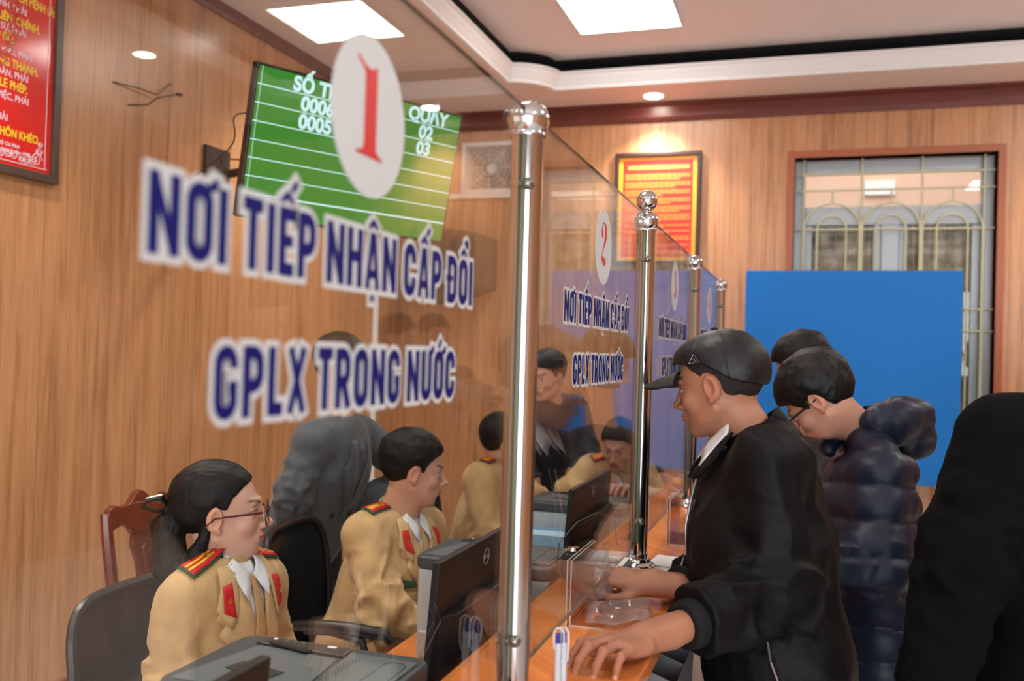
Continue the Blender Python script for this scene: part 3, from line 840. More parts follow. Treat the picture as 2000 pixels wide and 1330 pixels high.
def pane(i, y0, y1, n):
    names = ('first and nearest', 'second', 'third', 'fourth and farthest')
    root = thing('counter_screen', '%s glass pane of the counter screen, with the round number %d sticker' % (names[i], n), 'glass screen', (GX, (y0+y1)/2, 1.058))
    m = MB().box((-.004, -(y1-y0)/2+.010, 0), (.004, (y1-y0)/2-.014, .864))
    m.m = [2, 2, 1, 0, 1, 0]
    m.build('glass', [pane_glass, glass_edge, glass_dark_edge], root)
    c = .812-.27  # offset of the lettering along the pane
    yc = y0+c-(y0+y1)/2
    def M_(y, z, t): return frameM((.004+t, yc+(y-.812), z-1.058), (0, 1, 0), (0, 0, 1))
    R_ = .079
    poly_flat('number_disc', [(R_*math.cos(a*PI/32), R_*math.sin(a*PI/32)) for a in range(64)], M_(.815, 1.777, .0002), white_sticker, root)
    for k, o in enumerate({1: [NUM1], 2: [NUM2, NUM2b], 3: [NUM3, NUM3b], 4: [NUM4]}[n]):
        poly_flat('numeral', [(x*.0915*(1.5 if n == 1 else 1.2), y*.0915) for x, y in o], M_(.813, 1.737, .0008+.0001*k), red_sticker, root)
    for body, yl, yr, z in (('NƠI TIẾP NHẬN CẤP ĐỔI', .5005, 1.1120, 1.6085), ('GPLX TRONG NƯỚC', .5770, 1.0590, 1.4930)):
        letter_run('letter_backing', body, M_(yl, z, .0004), white_sticker, root, yr-yl, .056, .0052)
        letter_run('lettering', body, M_(yl, z, .0011), blue_sticker, root, yr-yl, .056, 0)
for i in range(4): pane(i, POSTS[i], POSTS[i+1], i+1)
def pane0():
    root = thing('counter_screen', 'plain glass pane at the near end of the counter', 'glass screen', (GX, -.3, 1.058))
    m = MB().box((-.005, -.55, 0), (.005, .555, .864)); m.m = [1, 1, 1, 0, 1, 0]
    m.build('glass', [pane_glass, glass_edge], root)

# ------------------------------------------------------------ wall things
def _poster_red():
    y0, y1, z0, z1 = 2.10, 2.99, 2.175, 3.27
    root = thing('wall_poster', 'glossy red framed poster with white and yellow text on the left wall', 'poster', (XL, y1, z0))
    fr = .035; x = XL
    m = MB().box((x, y0, z0), (x+.03, y1, z0+fr)).box((x, y0, z1-fr), (x+.03, y1, z1)).box((x, y0, z0+fr), (x+.03, y0+fr, z1-fr)).box((x, y1-fr, z0+fr), (x+.03, y1, z1-fr))
    rebase(m.build('frame', plain('dark_brown_frame', (66, 50, 46), .35), bevel=.004), root)
    rebase(box('sheet', (x, y0+fr, z0+fr), (x+.012, y1-fr, z1-fr), plain('glossy_red_print', (206, 36, 34), .12)), root)
    wt = plain('white_print', (232, 214, 226), .4); ye = plain('yellow_print', (232, 196, 30), .4); og = plain('dark_orange_print', (178, 52, 30), .3)
    X = x+.0128
    def tl(s, yr, z, sz, m_, sx=1, off=.002, **k):
        me_o = text_obj('print_line', s, frameM((X, yr, z), (0, 1, 0), (0, 0, 1)), m_, None, align='RIGHT', size=sz, sx=sx, off=off, ext=.0002, **k); rebase(me_o, root)
    tl('TƯ CÁCH NGƯỜI CÔNG AN CÁCH MỆNH LÀ:', 2.955, 2.850, .046, ye, .62, .0012)
    rows = [('ĐỐI VỚI TỰ MÌNH, PHẢI', 'CẦN, KIỆM, LIÊM, CHÍNH.', 2.817, 2.885, 2.806, 2.757), ('ĐỐI VỚI ĐỒNG SỰ, PHẢI', 'THÂN ÁI GIÚP ĐỠ.', 2.817, 2.765, 2.722, 2.680),
            ('ĐỐI VỚI CHÍNH PHỦ, PHẢI', 'TUYỆT ĐỐI TRUNG THÀNH.', 2.850, 2.883, 2.636, 2.588), ('ĐỐI VỚI NHÂN DÂN, PHẢI', 'KÍNH TRỌNG LỄ PHÉP.', 2.835, 2.833, 2.550, 2.505),
            ('ĐỐI VỚI CÔNG VIỆC, PHẢI', 'TẬN TỤY.', 2.842, 2.62, 2.462, 2.418), ('ĐỐI VỚI ĐỊCH, PHẢI', 'CƯƠNG QUYẾT KHÔN KHÉO.', 2.745, 2.900, 2.378, 2.322)]
    for a, b, ya, yb, za, zb in rows:
        tl(a, ya, za, .036, wt, .86, .0004); tl(b, yb, zb, .044, ye, .78, .0014)
    tl('Trích thư của Chủ tịch Hồ Chí Minh', 2.805, 2.285, .021, wt, .9, .0003)
    tl('gửi Công an Khu XII, ngày 11 tháng 3 năm 1948', 2.856, 2.262, .021, wt, .9, .0003)
    b = MB()
    b.box((X, 2.928, z0+.05), (X+.0005, 2.931, z1-.05)).box((X, y0+.05, z0+.052), (X+.0005, y1-.05, z0+.055))
    rebase(b.build('border_line', wt), root)
    o = MB()
    for (cy, cz, r0) in ((2.89, 2.26, .028), (2.87, 2.25, .022), (2.90, 2.29, .018), (2.84, 2.245, .018), (2.905, 2.32, .012), (2.815, 2.245, .014), (2.78, 2.255, .020), (2.75, 2.255, .020), (2.72, 2.25, .016), (2.69, 2.25, .014), (2.66, 2.25, .018), (2.63, 2.25, .014), (2.60, 2.25, .018), (2.55, 2.25, .018), (2.50, 2.25, .018)):
        o.tube([(X, cy+r0*(1-k/26)*math.cos(k*.55), cz+r0*(1-k/26)*math.sin(k*.55)) for k in range(22)], .0014, 4)
    rebase(o.build('corner_scroll', wt), root)
    e = MB()
    for rr in (.24, .262, .285):
        e.tube([(X-.0006, 2.50+rr*math.cos(k*PI/30), 2.78+rr*math.sin(k*PI/30)) for k in range(-17, 22)], .003, 4)
    for k in range(-16, 20):
        a = k*PI/30; e.tube([(X-.0006, 2.50+.245*math.cos(a), 2.78+.245*math.sin(a)), (X-.0006, 2.50+.285*math.cos(a+.10), 2.78+.285*math.sin(a+.10))], .0035, 4)
    rebase(e.build('wreath_emblem', og), root)
_poster_red()

def _poster_orange():
    x0, x1, z0, z1 = -1.335, -.735, 2.19, 2.975; y = YF
    root = thing('wall_poster', 'dark framed orange poster with yellow border on the far wall', 'poster', (-1.03, y, z0))
    f = .028
    m = MB().box((x0, y-.035, z0), (x1, y, z0+f)).box((x0, y-.035, z1-f), (x1, y, z1)).box((x0, y-.035, z0+f), (x0+f, y, z1-f)).box((x1-f, y-.035, z0+f), (x1, y, z1-f))
    rebase(m.build('frame', plain('black_brown_frame', (52, 30, 26), .35), bevel=.004), root)
    rebase(box('sheet', (x0+f, y-.012, z0+f), (x1-f, y, z1-f), plain('yellow_orange_print', (244, 160, 44), .3)), root)
    rebase(box('red_field', (x0+f+.028, y-.0128, z0+f+.028), (x1-f-.028, y-.012, z1-f-.028), plain('red_print', (216, 42, 30), .3)), root)
    op = plain('orange_text_print', (248, 128, 52), .4); g = MB(); rnd = random.Random(3)
    g.box((x0+.09, y-.0134, z1-.118), (x1-.08, y-.0128, z1-.090))
    zz = z1-.15
    while zz > z0+.08:
        nl = rnd.choice((2, 3, 3, 4))
        for k in range(nl):
            wv = 1 if k < nl-1 else rnd.uniform(.35, .95)
            xa = x0+.072; xb = xa+(x1-x0-.144)*wv; xx = xa
            while xx < xb:
                l = rnd.uniform(.018, .05); g.box((xx, y-.0134, zz-.010), (min(xx+l, xb), y-.0128, zz)); xx += l+.004
            zz -= .0155
            if zz < z0+.08: break
        zz -= .010
    rebase(g.build('text_rows', op), root)
_poster_orange()

def _wires():
    for pts, l in (([(3.30, 2.69), (3.44, 2.70), (3.55, 2.70), (3.60, 2.735), (3.68, 2.79), (3.77, 2.805)], 'upper thin black cable end poking along the left wall'),
                   ([(3.40, 2.615), (3.50, 2.64), (3.56, 2.69), (3.64, 2.72), (3.73, 2.755)], 'lower thin black cable end poking along the left wall')):
        P_ = [(XL+.004+.03*math.sin(k*.8), a, b) for k, (a, b) in enumerate(pts)]
        MB().tube(P_, .003, 6).add([], []).build('loose_cable', black_plastic, sm=True)
        o = COL.objects[-1]; tag(o, l, 'cable')
        MB().tube([P_[-1], (P_[-1][0]+.006, P_[-1][1]+.03, P_[-1][2]+.004)], .0065, 8).build('connector', black_plastic, o, sm=True)
_wires()

def _tv():
    c = V((-1.963, 3.75, 2.394)); yaw, tilt = 1.081, .215
    n = V((math.sin(yaw)*math.cos(tilt), -math.cos(yaw)*math.cos(tilt), -math.sin(tilt))); r = V((math.cos(yaw), math.sin(yaw), 0)); u = n.cross(r)
    if u.z < 0: u = -u
    root = thing('queue_screen', 'large green queue number screen hanging from the left wall', 'screen', c)
    Mx = Matrix(((r.x, u.x, n.x, 0), (r.y, u.y, n.y, 0), (r.z, u.z, n.z, 0), (0, 0, 0, 1)))
    w, h = 1.11, .638
    def part(o): o.matrix_local = Mx; o.parent = root; return o
    part(MB().box((-w/2, -h/2, -.045), (w/2, h/2, 0)).build('housing', black_plastic, bevel=.006))
    t = NT('green_screen_on'); e = t.new('Emission'); e.inputs[0].default_value = C(58, 140, 52); e.inputs[1].default_value = .9
    gl = t.new('BsdfGlossy'); gl.inputs['Roughness'].default_value = .12; mx = t.new('AddShader'); mm = t.new('MixShader'); mm.inputs[0].default_value = .06
    t.to(e.outputs[0], mm.inputs[1]); t.to(gl.outputs[0], mm.inputs[2]); t.to(mm.outputs[0], t.out.inputs[0])
    part(MB().box((-w/2+.012, -h/2+.014, 0), (w/2-.012, h/2-.012, .001)).build('display', t.m))
    we = emis('screen_white', (196, 226, 232), 1.15)
    m = MB(); top = h/2-.012; rows = 7; rh = .0752
    for k in range(1, 8):
        y = top+.002-k*rh
        if y < -h/2+.03: break
        t_ = .0022 if k < 7 else .0038
        m.box((-w/2+.012, y-t_, .001), (w/2-.012, y+t_, .0016))
    m.box((-w/2+.026, -h/2+.09, .001), (-w/2+.028, h/2-.012, .0016))
    part(m.build('row_lines', we))
    def tx(s, x, y, sz, sh=0.0, off=.0036):
        o = text_obj('screen_text', s, Matrix.Translation((x, y, .0018)), we, None, align='CENTER', size=sz, off=off, ext=.0002, shear=sh); part(o)
    tx('SỐ THỨ TỰ', -.165, top-.064, .083); tx('QUẦY', .345, top-.064, .083)
    for k, (a, b) in enumerate((('0006', '02'), ('0005', '03'))):
        tx(a, -.250, top-.064-(k+1)*rh, .083); tx(b, .345, top-.064-(k+1)*rh, .083)
    tx('KHÁCH', -.435, -h/2+.040, .058, .3, .0008)
    # bracket to the wall
    b0 = c - n*.05
    rebase(MB().tube([b0, b0-n*.18+V((-.1, 0, 0)), V((XL+.045, 4.05, 2.42))], .022, 10).build('wall_arm', black_plastic, sm=True), root)
    rebase(MB().box((XL, 3.95, 2.28), (XL+.02, 4.15, 2.56)).build('wall_plate', black_plastic), root)
    part(MB().box((-.2, -.2, -.075), (.2, .2, -.046)).build('back_plate', black_plastic))
    for k in range(2):
        P_ = [c-n*.05-r*(.30+.1*k)+u*(.12-.2*k), c-n*.12-r*(.55+.04*k)+u*(.10-.2*k), c-n*.22-r*(.52)+u*(-.05-.15*k), V((XL+.01, 3.6+.1*k, 2.2-.2*k))]
        Q = []
        for a in range(3):
            p0, p1, p2, p3 = P_[max(a-1, 0)], P_[a], P_[a+1], P_[min(a+2, 3)]
            for q in range(6):
                tt = q/6; Q.append(.5*((2*p1)+(p2-p0)*tt+(2*p0-5*p1+4*p2-p3)*tt*tt+(3*p1-p0-3*p2+p3)*tt**3))
        rebase(MB().tube(Q, .0035, 6).build('cable', black_plastic, sm=True), root)
_tv()

def _speaker():
    root = thing('wall_speaker', 'dark box loudspeaker on the far wall below the extractor fan', 'speaker', (-2.37, YF, 1.88))
    pr = [(-2.55, 5.96, 1.88), (-2.19, 5.96, 2.0), (-2.19, 5.96, 2.37), (-2.55, 5.96, 2.42)]
    rebase(MB().prism(pr, (0, .42, 0)).build('cabinet', plain('dark_brown_vinyl', (74, 56, 44), .5), bevel=.008), root)
    rebase(MB().prism([(-2.52, 5.95, 1.93), (-2.22, 5.95, 2.03), (-2.22, 5.95, 2.34), (-2.52, 5.95, 2.38)], (0, .012, 0)).build('grille', plain('speaker_cloth', (60, 46, 38), .9)), root)
    rebase(MB().box((-2.42, 6.38, 2.05), (-2.32, YF, 2.25)).build('bracket', black_plastic), root)
_speaker()
def _pipe():
    root = thing('wall_conduit', 'thin white conduit running down the left wall behind the seated officer', 'conduit', (XL+.02, 5.93, .2))
    rebase(MB().box((XL, 5.915, .12), (XL+.03, 5.95, 2.33)).build('duct', white_plastic, bevel=.003), root)
    for z in (.6, 1.3, 2.0): rebase(MB().box((XL, 5.905, z), (XL+.033, 5.96, z+.03)).build('clip', white_plastic), root)
_pipe()

# ------------------------------------------------------------ station things
def copy_tree(o, parent=None):
    c = o.copy(); COL.objects.link(c); c.parent = parent
    if parent is not None: c.matrix_parent_inverse = o.matrix_parent_inverse.copy()
    for ch in list(o.children): copy_tree(ch, c)
    return c
def printer():
    root = thing('printer', 'large grey laser printer nearest the camera, beside the woman officer', 'printer', (-.78, 1.335, .72), group='grey laser printers behind the counter')
    w, d = .365, .262; x0, x1, y0, y1 = -w/2, w/2, -d/2, d/2
    def rr(x0, x1, y0, y1, r, z, n=5):
        P = []
        for cx, cy, a in ((x1-r, y1-r, 0), (x0+r, y1-r, 90), (x0+r, y0+r, 180), (x1-r, y0+r, 270)):
            for k in range(n+1):
                t = math.radians(a+90*k/n); P.append((cx+r*math.cos(t), cy+r*math.sin(t), z))
        return P
    MB().prism(rr(x0+.006, x1-.006, y0+.004, y1-.004, .02, .012), (0, 0, .258)).build('body', light_plastic, root, bevel=.004)
    MB().prism(rr(x0+.02, x1-.02, y0+.02, y1-.02, .02, 0), (0, 0, .012)).build('foot_base', black_plastic, root)
    MB().prism(rr(x0, x1, y0, y1, .030, .270), (0, 0, .034)).build('top_shell', dark_plastic, root, bevel=.008, seg=3)
    MB().box((x0+.018, y0-.006, .05), (x1-.018, y0+.006, .115)).build('paper_drawer', light_plastic, root, bevel=.003)
    MB().box((x0+.10, y0-.010, .100), (x1-.10, y0-.002, .112)).build('drawer_grip', dark_plastic, root)
    # sculpted lid: raised rear ledge, sloped output tray
    MB().prism([(x0+.02, y0+.02, .304), (x1-.125, y0+.02, .304), (x1-.145, y1-.07, .304), (x0+.06, y1-.055, .304)], (0, 0, .0022)).build('output_tray', mid_plastic, root, bevel=.001)
    MB().prism([(x0+.075, y0+.085, .3065), (x0+.165, y0+.060, .3065), (x0+.175, y0+.100, .3065), (x0+.085, y0+.122, .3065)], (0, 0, .0012)).build('tray_recess', plain('charcoal_plastic', (46, 50, 54), .4), root)
    MB().prism([(x0+.05, y1-.052, .304), (x0+.225, y1-.060, .304), (x0+.225, y1-.022, .304), (x0+.06, y1-.018, .304)], (0, 0, .006)).build('control_strip', plain('slate_plastic', (56, 60, 64), .3), root, bevel=.002)
    MB().prism([(x0+.07, y1-.050, .308), (x0+.16, y1-.072, .308), (x0+.165, y1-.058, .308), (x0+.075, y1-.038, .308)], (0, 0, .003)).build('slot', black_plastic, root)
    MB().prism([(x1-.118, y0+.02, .304), (x1-.012, y0+.03, .304), (x1-.012, y1-.04, .304), (x1-.138, y1-.035, .304)], (0, 0, .004)).build('lid_panel', mid_plastic, root, bevel=.0015)
    g = MB()
    P = [(x1-.040+.020*math.cos(a), (y1-.075 if k < 7 else y0+.05)+.020*math.sin(a), .3085) for k, a in enumerate([i*PI/6 for i in range(7)]+[PI+i*PI/6 for i in range(7)])]
    g.tube(P, .0009, 5, cyc=True).build('handle_groove', dark_plastic, root)
    v = MB()
    for i in range(18):
        for j in range(3):
            c = V((x1-.128+j*.006+.0006*i, y0+.04+i*.009, .3082)); v.lathe([(0, 0), (.0014, 0), (.0014, .0005), (0, .0005)], c, 6)
    v.build('vent_dots', black_plastic, root)
    MB().lathe([(0, 0), (.004, 0), (.004, .001), (0, .001)], (x0+.075, y1-.028, .310), 16).build('power_button', white_plastic, root)
    for k in range(3): MB().lathe([(.0, 0), (.0035, 0), (.0035, .0006), (0, .0006)], (x0+.10+.016*k, y1-.030, .310), 14).build('button', mid_plastic, root)
    MB().box((x0+.18, y1-.034, .3101), (x0+.196, y1-.026, .3106)).build('label_sticker', paper, root)
    MB().box((x1-.0062, y0+.10, .205), (x1-.004, y0+.115, .222)).build('side_port', black_plastic, root)
    return root
pr0 = printer()
for (x, y, l) in ((-.768, 2.31, 'grey laser printer beside the second seated officer'), (-.772, 3.28, 'third grey laser printer with the pale blue tray in front')):
    c = copy_tree(pr0); c.location = (x, y, .72); c['label'] = l
    c.location = (x, y, .72)

def monitor():
    root = thing('computer_monitor', 'black computer monitor seen from behind just past the first steel post', 'monitor', (-.655, 1.855, .72), group='black monitors behind the glass')
    w, h = .54, .325; zt = .438
    tl = .07
    M_ = Matrix.Translation((0, 0, zt-h/2)) @ Matrix.Rotation(tl, 4, 'Y')
    MB().box((-.010, -w/2, -h/2), (.006, w/2, h/2), M=M_).build('screen_housing', plain('black_back_shell', (22, 22, 25), .42), root, bevel=.003)
    MB().prism([(.006, -w/2+.02, -h/2), (.030, -w/2+.06, -h/2+.0), (.030, w/2-.06, -h/2), (.006, w/2-.02, -h/2)], (0, 0, .22), M=M_).build('back_bulge', plain('black_back_shell_2', (24, 24, 27), .4), root, bevel=.004)
    MB().box((-.0112, -w/2+.010, -h/2+.016), (-.010, w/2-.010, h/2-.010), M=M_).build('display', emis('office_screen', (150, 176, 200), .5), root)
    MB().box((.030, -.03, .02), (.050, .03, .30)).build('stand_column', black_plastic, root, bevel=.004)
    MB().lathe([(0, 0), (.105, 0), (.105, .006), (.02, .012), (0, .012)], (.0, 0, 0), 36).build('stand_base', black_plastic, root, sm=True)
    lm = plain('grey_logo_ink', (176, 178, 182), .35, .3)
    L = M_ @ Matrix.Translation((.0064, -.004, h/2-.040))
    R_ = .0165
    pts = [L @ V((0, R_*math.cos(a*PI/24), R_*math.sin(a*PI/24))) for a in range(48)]
    MB().tube(pts, .0011, 6, cyc=True).build('logo_ring', lm, root)
    text_obj('logo_text', 'DELL', L @ Matrix.Translation((.0002, 0, -.0042)) @ frameM((0, 0, 0), (0, 1, 0), (0, 0, 1)), lm, root, align='CENTER', size=.0125, off=.0003, ext=.0003)
    return root
mo0 = monitor()
for (y, l) in ((.755, 'black monitor at the bottom edge in front of the nearest printer'), (2.870, 'black monitor between the second and third steel posts')):
    c = copy_tree(mo0); c.location = (-.655, y, .72); c['label'] = l

def sign_holder(x, y, label, rz=0):
    root = thing('acrylic_sign_holder', label, 'sign holder', (x, y, CZ), rz)
    for k, dx in enumerate((-.005, .003)):
        m = MB().box((dx, -.114, .0), (dx+.003, .114, .134)); m.m = [1, 1, 1, 0, 1, 0]; m.build('upright_sheet', [acrylic, acrylic_edge], root)
    m = MB().box((.006, -.112, 0), (.075, .090, .004)); m.m = [0, 0, 1, 1, 1, 1]; m.build('base_sheet', [acrylic_thin, acrylic_edge], root)
    return root
sign_holder(-.456, 1.951, 'clear acrylic sign holder on the counter beside the hands of the capped man')
sign_holder(-.385, 2.86, 'clear acrylic sign holder on the counter beyond the post with the ball')

def pens():
    specs = [(-.3515, 1.360, .3, 'white click pen with blue button standing at the counter edge, left of the pair'), (-.3440, 1.367, -.5, 'white click pen standing on the counter, right of the pair')]
    clear = plain('milky_plastic', (196, 200, 208), .3); pen_white = plain('pen_clip_plastic', (206, 210, 216), .35)
    bl = plain('blue_pen_plastic', (24, 34, 150), .3)
    for x, y, rz, l in specs:
        root = thing('ballpoint_pen', l, 'pen', (x, y, CZ+.004), rz, group='white pens on the counter')
        MB().lathe([(0, 0), (.0012, 0), (.0045, .014), (.0050, .03), (.0050, .108), (.0046, .114), (0, .114)], n=16).build('barrel', clear, root, sm=True)
        MB().lathe([(0, .114), (.0034, .114), (.0034, .127), (.003, .129), (0, .129)], n=14).build('push_button', bl, root, sm=True)
        P = [(.0050, 0, .085), (.0082, 0, .090), (.0088, 0, .118), (.0080, 0, .131), (.003, 0, .1365), (-.003, 0, .136), (-.0066, 0, .130), (-.0066, 0, .112), (-.005, 0, .104)]
        MB().tube(P, .0015, 8).build('clip', pen_white, root, sm=True)
    root = thing('pen_holder', 'small white pen stand on the near counter under the two white pens', 'pen holder', (-.345, 1.366, CZ))
    MB().lathe([(0, 0), (.019, 0), (.020, .003), (.012, .004), (0, .004)], n=24).build('base', white_plastic, root, sm=True)
pens()

def sheet(name, label, cat, corners, z, th=.0012, mat=paper, group=None):
    P = [(x, y, z) for x, y in corners]
    return tag(MB().prism(P, (0, 0, th)).build(name, mat), label, cat, group)
sheet('paper_form', 'white printed form lying on the counter beside the post with the ball', 'paper', [(-.375, 2.30), (-.275, 2.24), (-.27, 2.43), (-.385, 2.455)], CZ)
sheet('paper_form', 'white paper sheet on the counter just behind the post with the ball', 'paper', [(-.40, 2.47), (-.28, 2.44), (-.275, 2.58), (-.39, 2.60)], CZ)
sheet('paper_form', 'white paper sheet on the far part of the counter near the thin post', 'paper', [(-.42, 3.70), (-.30, 3.66), (-.29, 3.86), (-.41, 3.90)], CZ)
sheet('paper_form', 'white papers under the hands of the far woman officer', 'paper', [(-.92, 4.02), (-.70, 4.00), (-.70, 4.18), (-.90, 4.2)], .72, .012)

def _tray():
    root = thing('document_basket', 'pale blue plastic basket in front of the third printer', 'basket', (-.80, 3.045, .72))
    m_ = plain('pale_blue_plastic', (150, 206, 240), .4)
    z = .222
    m = MB().box((-.11, -.07, 0), (.11, .07, .004)).box((-.11, -.07, .004), (-.107, .07, z)).box((.107, -.07, .004), (.11, .07, z)).box((-.107, -.07, .004), (.107, -.067, z)).box((-.107, .067, .004), (.107, .07, z))
    m.build('basket', m_, root)
    MB().box((-.10, -.06, .15), (.10, .06, .215)).build('paper_stack', plain('pale_blue_paper', (196, 224, 244), .7), root)
_tray()
def _webcam():
    root = thing('desk_camera', 'round black desk camera with silver top at the counter edge by the second pane', 'camera', (-.545, 2.235, CZ))
    MB().lathe([(0, 0), (.026, 0), (.030, .006), (.031, .050), (.027, .060), (.022, .064), (0, .064)], n=32).build('body', plain('glossy_black', (30, 30, 32), .15), root, sm=True)
    MB().lathe([(0, .064), (.015, .064), (.017, .070), (.013, .078), (0, .080)], n=24).build('silver_top', steel, root, sm=True)
    MB().box((.004, .01, .045), (.075, .085, .062)).build('tilting_head', plain('smoky_black', (44, 44, 48), .2), root, bevel=.006)
    b = MB().lathe([(0, 0), (.014, 0), (.014, .004), (0, .004)], (.04, .05, .062), 20); b.build('lens', plain('dark_lens', (14, 16, 22), .08), root, sm=True)
    P = [(-.02, -.03, .01), (-.015, -.10, .06), (.0, -.14, .115), (.02, -.05, .150), (.04, .10, .152), (.05, .25, .110), (.04, .35, .02)]
    MB().tube(P, .0014, 6).build('cable', plain('thin_grey_cable', (120, 116, 112), .5), root, sm=True)
_webcam()
def _scanner():
    root = thing('card_reader', 'flat grey card reader on the counter left of the post with the ball', 'card reader', (-.475, 2.33, CZ))
    MB().prism([(-.05, -.09, 0), (.045, -.09, 0), (.045, .09, 0), (-.05, .09, 0)], (0, 0, .022)).build('body', dark_plastic, root, bevel=.005)
    MB().prism([(-.045, -.085, .022), (.040, -.085, .022), (.040, .085, .022), (-.045, .085, .022)], (0, 0, .004)).build('top_plate', light_plastic, root, bevel=.002)
    MB().lathe([(.022, .026), (.024, .028), (.022, .030)], (-.002, .02, 0), 24).build('contact_ring', mid_plastic, root, sm=True)
_scanner()
def _folder():
    root = thing('leaflet_holder', 'grey translucent leaflet holder fixed to the counter front below the man in the cap', 'leaflet holder', (-.315, 1.93, .62))
    g = plain('smoky_grey_plastic', (98, 98, 102), .35)
    for k in range(3):
        y = -.13+.12*k
        MB().prism([(.0, y, .02), (.085, y, .10), (.085, y, .30), (.0, y, .33)], (0, .004, 0)).build('divider', g, root)
    MB().prism([(.083, -.13, .10), (.083, .13, .10), (.086, .13, .30), (.086, -.13, .30)], (.003, 0, 0)).build('front_plate', g, root)
    MB().box((0, -.13, .02), (.004, .13, .33)).build('back_plate', g, root)
_folder()

# ------------------------------------------------------------ chairs
mesh_fabric = None
t = NT('black_mesh_fabric')
w1 = t.new('TexChecker'); w1.inputs['Scale'].default_value = 420; t.to(t.coords(), w1.inputs['Vector'])
bs = t.new('BsdfDiffuse'); bs.inputs[0].default_value = C(34, 36, 38); tr = t.new('BsdfTransparent'); mx = t.new('MixShader')
t.to(t.math('ADD', t.math('MULTIPLY', w1.outputs['Fac'], .35), .60), mx.inputs[0]); t.to(tr.outputs[0], mx.inputs[1]); t.to(bs.outputs[0], mx.inputs[2]); t.to(mx.outputs[0], t.out.inputs[0])
mesh_fabric = t.m
def office_chair():
    """faces +X, origin on the floor under the gas column"""
    root = thing('office_chair', 'x', 'chair', (0, 0, 0), group='black mesh office chairs on the staff side')
    xb = -.27; zt = .945; zb = .50; hw = .225
    def bx(z, y): return xb-.05*((z-zb)/(zt-zb))**2+.035*math.cos(y/hw*1.2)-.06*(1-math.cos(y/hw*1.1))*0
    out = []
    for k in range(48):
        a = 2*PI*k/48; ca, sa = math.cos(a), math.sin(a)
        e = .42
        y = hw*math.copysign(abs(ca)**e, ca)*(1-.10*(sa > 0)*0); z = (zt+zb)/2+(zt-zb)/2*math.copysign(abs(sa)**e, sa)
        y *= 1-.12*max(0, -sa)
        out.append((xb-.05*((z-zb)/(zt-zb))**2-.03*math.cos(y/hw*1.4), y, z))
    MB().tube(out, .013, 8, cyc=True).build('back_frame', black_plastic, root, sm=True)
    vs = []; fs = []; NI = 12
    cen = (sum(p[0] for p in out)/48, 0, (zt+zb)/2)
    bm_v = []
    ny, nz = 12, 12
    for i in range(nz+1):
        for j in range(ny+1):
            z = zb+(zt-zb)*i/nz; sgn_ = (i/nz*2-1); s = (1-abs(sgn_)**4.5)**(1/4.5) if abs(sgn_) < 1 else 0
            wv = hw*max(s, .55)*(1-.12*max(0, -sgn_))
            y = -wv+2*wv*j/ny
            vs.append((xb-.05*((z-zb)/(zt-zb))**2-.03*math.cos(y/hw*1.4)-.006, y, z))
    for i in range(nz):
        for j in range(ny): fs.append((i*(ny+1)+j, i*(ny+1)+j+1, (i+1)*(ny+1)+j+1, (i+1)*(ny+1)+j))
    o = MB().add(vs, fs).build('mesh_back', mesh_fabric, root, sm=True); md = o.modifiers.new('Solidify', 'SOLIDIFY'); md.thickness = .003
    MB().tube([(xb-.07, 0, .80), (xb-.075, 0, .62), (xb-.04, 0, .46), (xb+.08, 0, .42)], [.014, .018, .022, .022], 10).build('spine', black_plastic, root, sm=True)
    MB().box((-.22, -.235, .43), (.24, .235, .49)).build('seat', plain('black_seat_fabric', (30, 30, 33), .85, nz=.4, nscale=300), root, bevel=.028, seg=4)
    for s in (-1, 1):
        P = [(.06, s*.22, .44), (.07, s*.275, .47), (.07, s*.285, .58), (.04, s*.28, .665), (-.06, s*.275, .685), (-.15, s*.27, .68)]
        MB().tube(P, .013, 8).build('armrest_post', black_plastic, root, sm=True)
        P = [(.13, s*.27, .668), (.11, s*.275, .690), (.0, s*.278, .700), (-.10, s*.272, .697), (-.19, s*.25, .685), (-.24, s*.225, .66)]
        MB().tube(P, [.012, .018, .021, .020, .016, .012], 10).build('armrest', black_plastic, root, sm=True)
    MB().lathe([(0, .08), (.028, .08), (.028, .22), (.018, .22), (.018, .43), (0, .43)], n=20).build('gas_column', steel, root, sm=True)
    for k in range(5):
        a = k*2*PI/5+.3; d = V((math.cos(a), math.sin(a), 0))
        MB().tube([V((0, 0, .10)), d*.15+V((0, 0, .095)), d*.29+V((0, 0, .07))], [.024, .020, .013], 8).build('base_arm', black_plastic, root, sm=True)
        MB().lathe([(0, -.022), (.026, -.022), (.028, -.012), (.028, .012), (.026, .022), (0, .022)], (d.x*.29, d.y*.29, .028), 18, axis='X').build('caster', black_plastic, root, sm=True)
    return root
oc = office_chair()
oc.location = (-1.25, 1.90, 0); oc['label'] = 'black mesh office chair carrying the woman officer in glasses'
for (x, y, rz, l) in ((-1.33, 2.80, 0.10, 'black mesh office chair carrying the second officer, in front of the grey suit'), (-1.36, 3.90, .05, 'black mesh office chair between the second and third seated officers'),
                      (-.95, 4.80, -1.57, 'black mesh office chair under the far woman officer')):
    c = copy_tree(oc); c.location = (x, y, 0); c.rotation_euler = (0, 0, rz); c['label'] = l

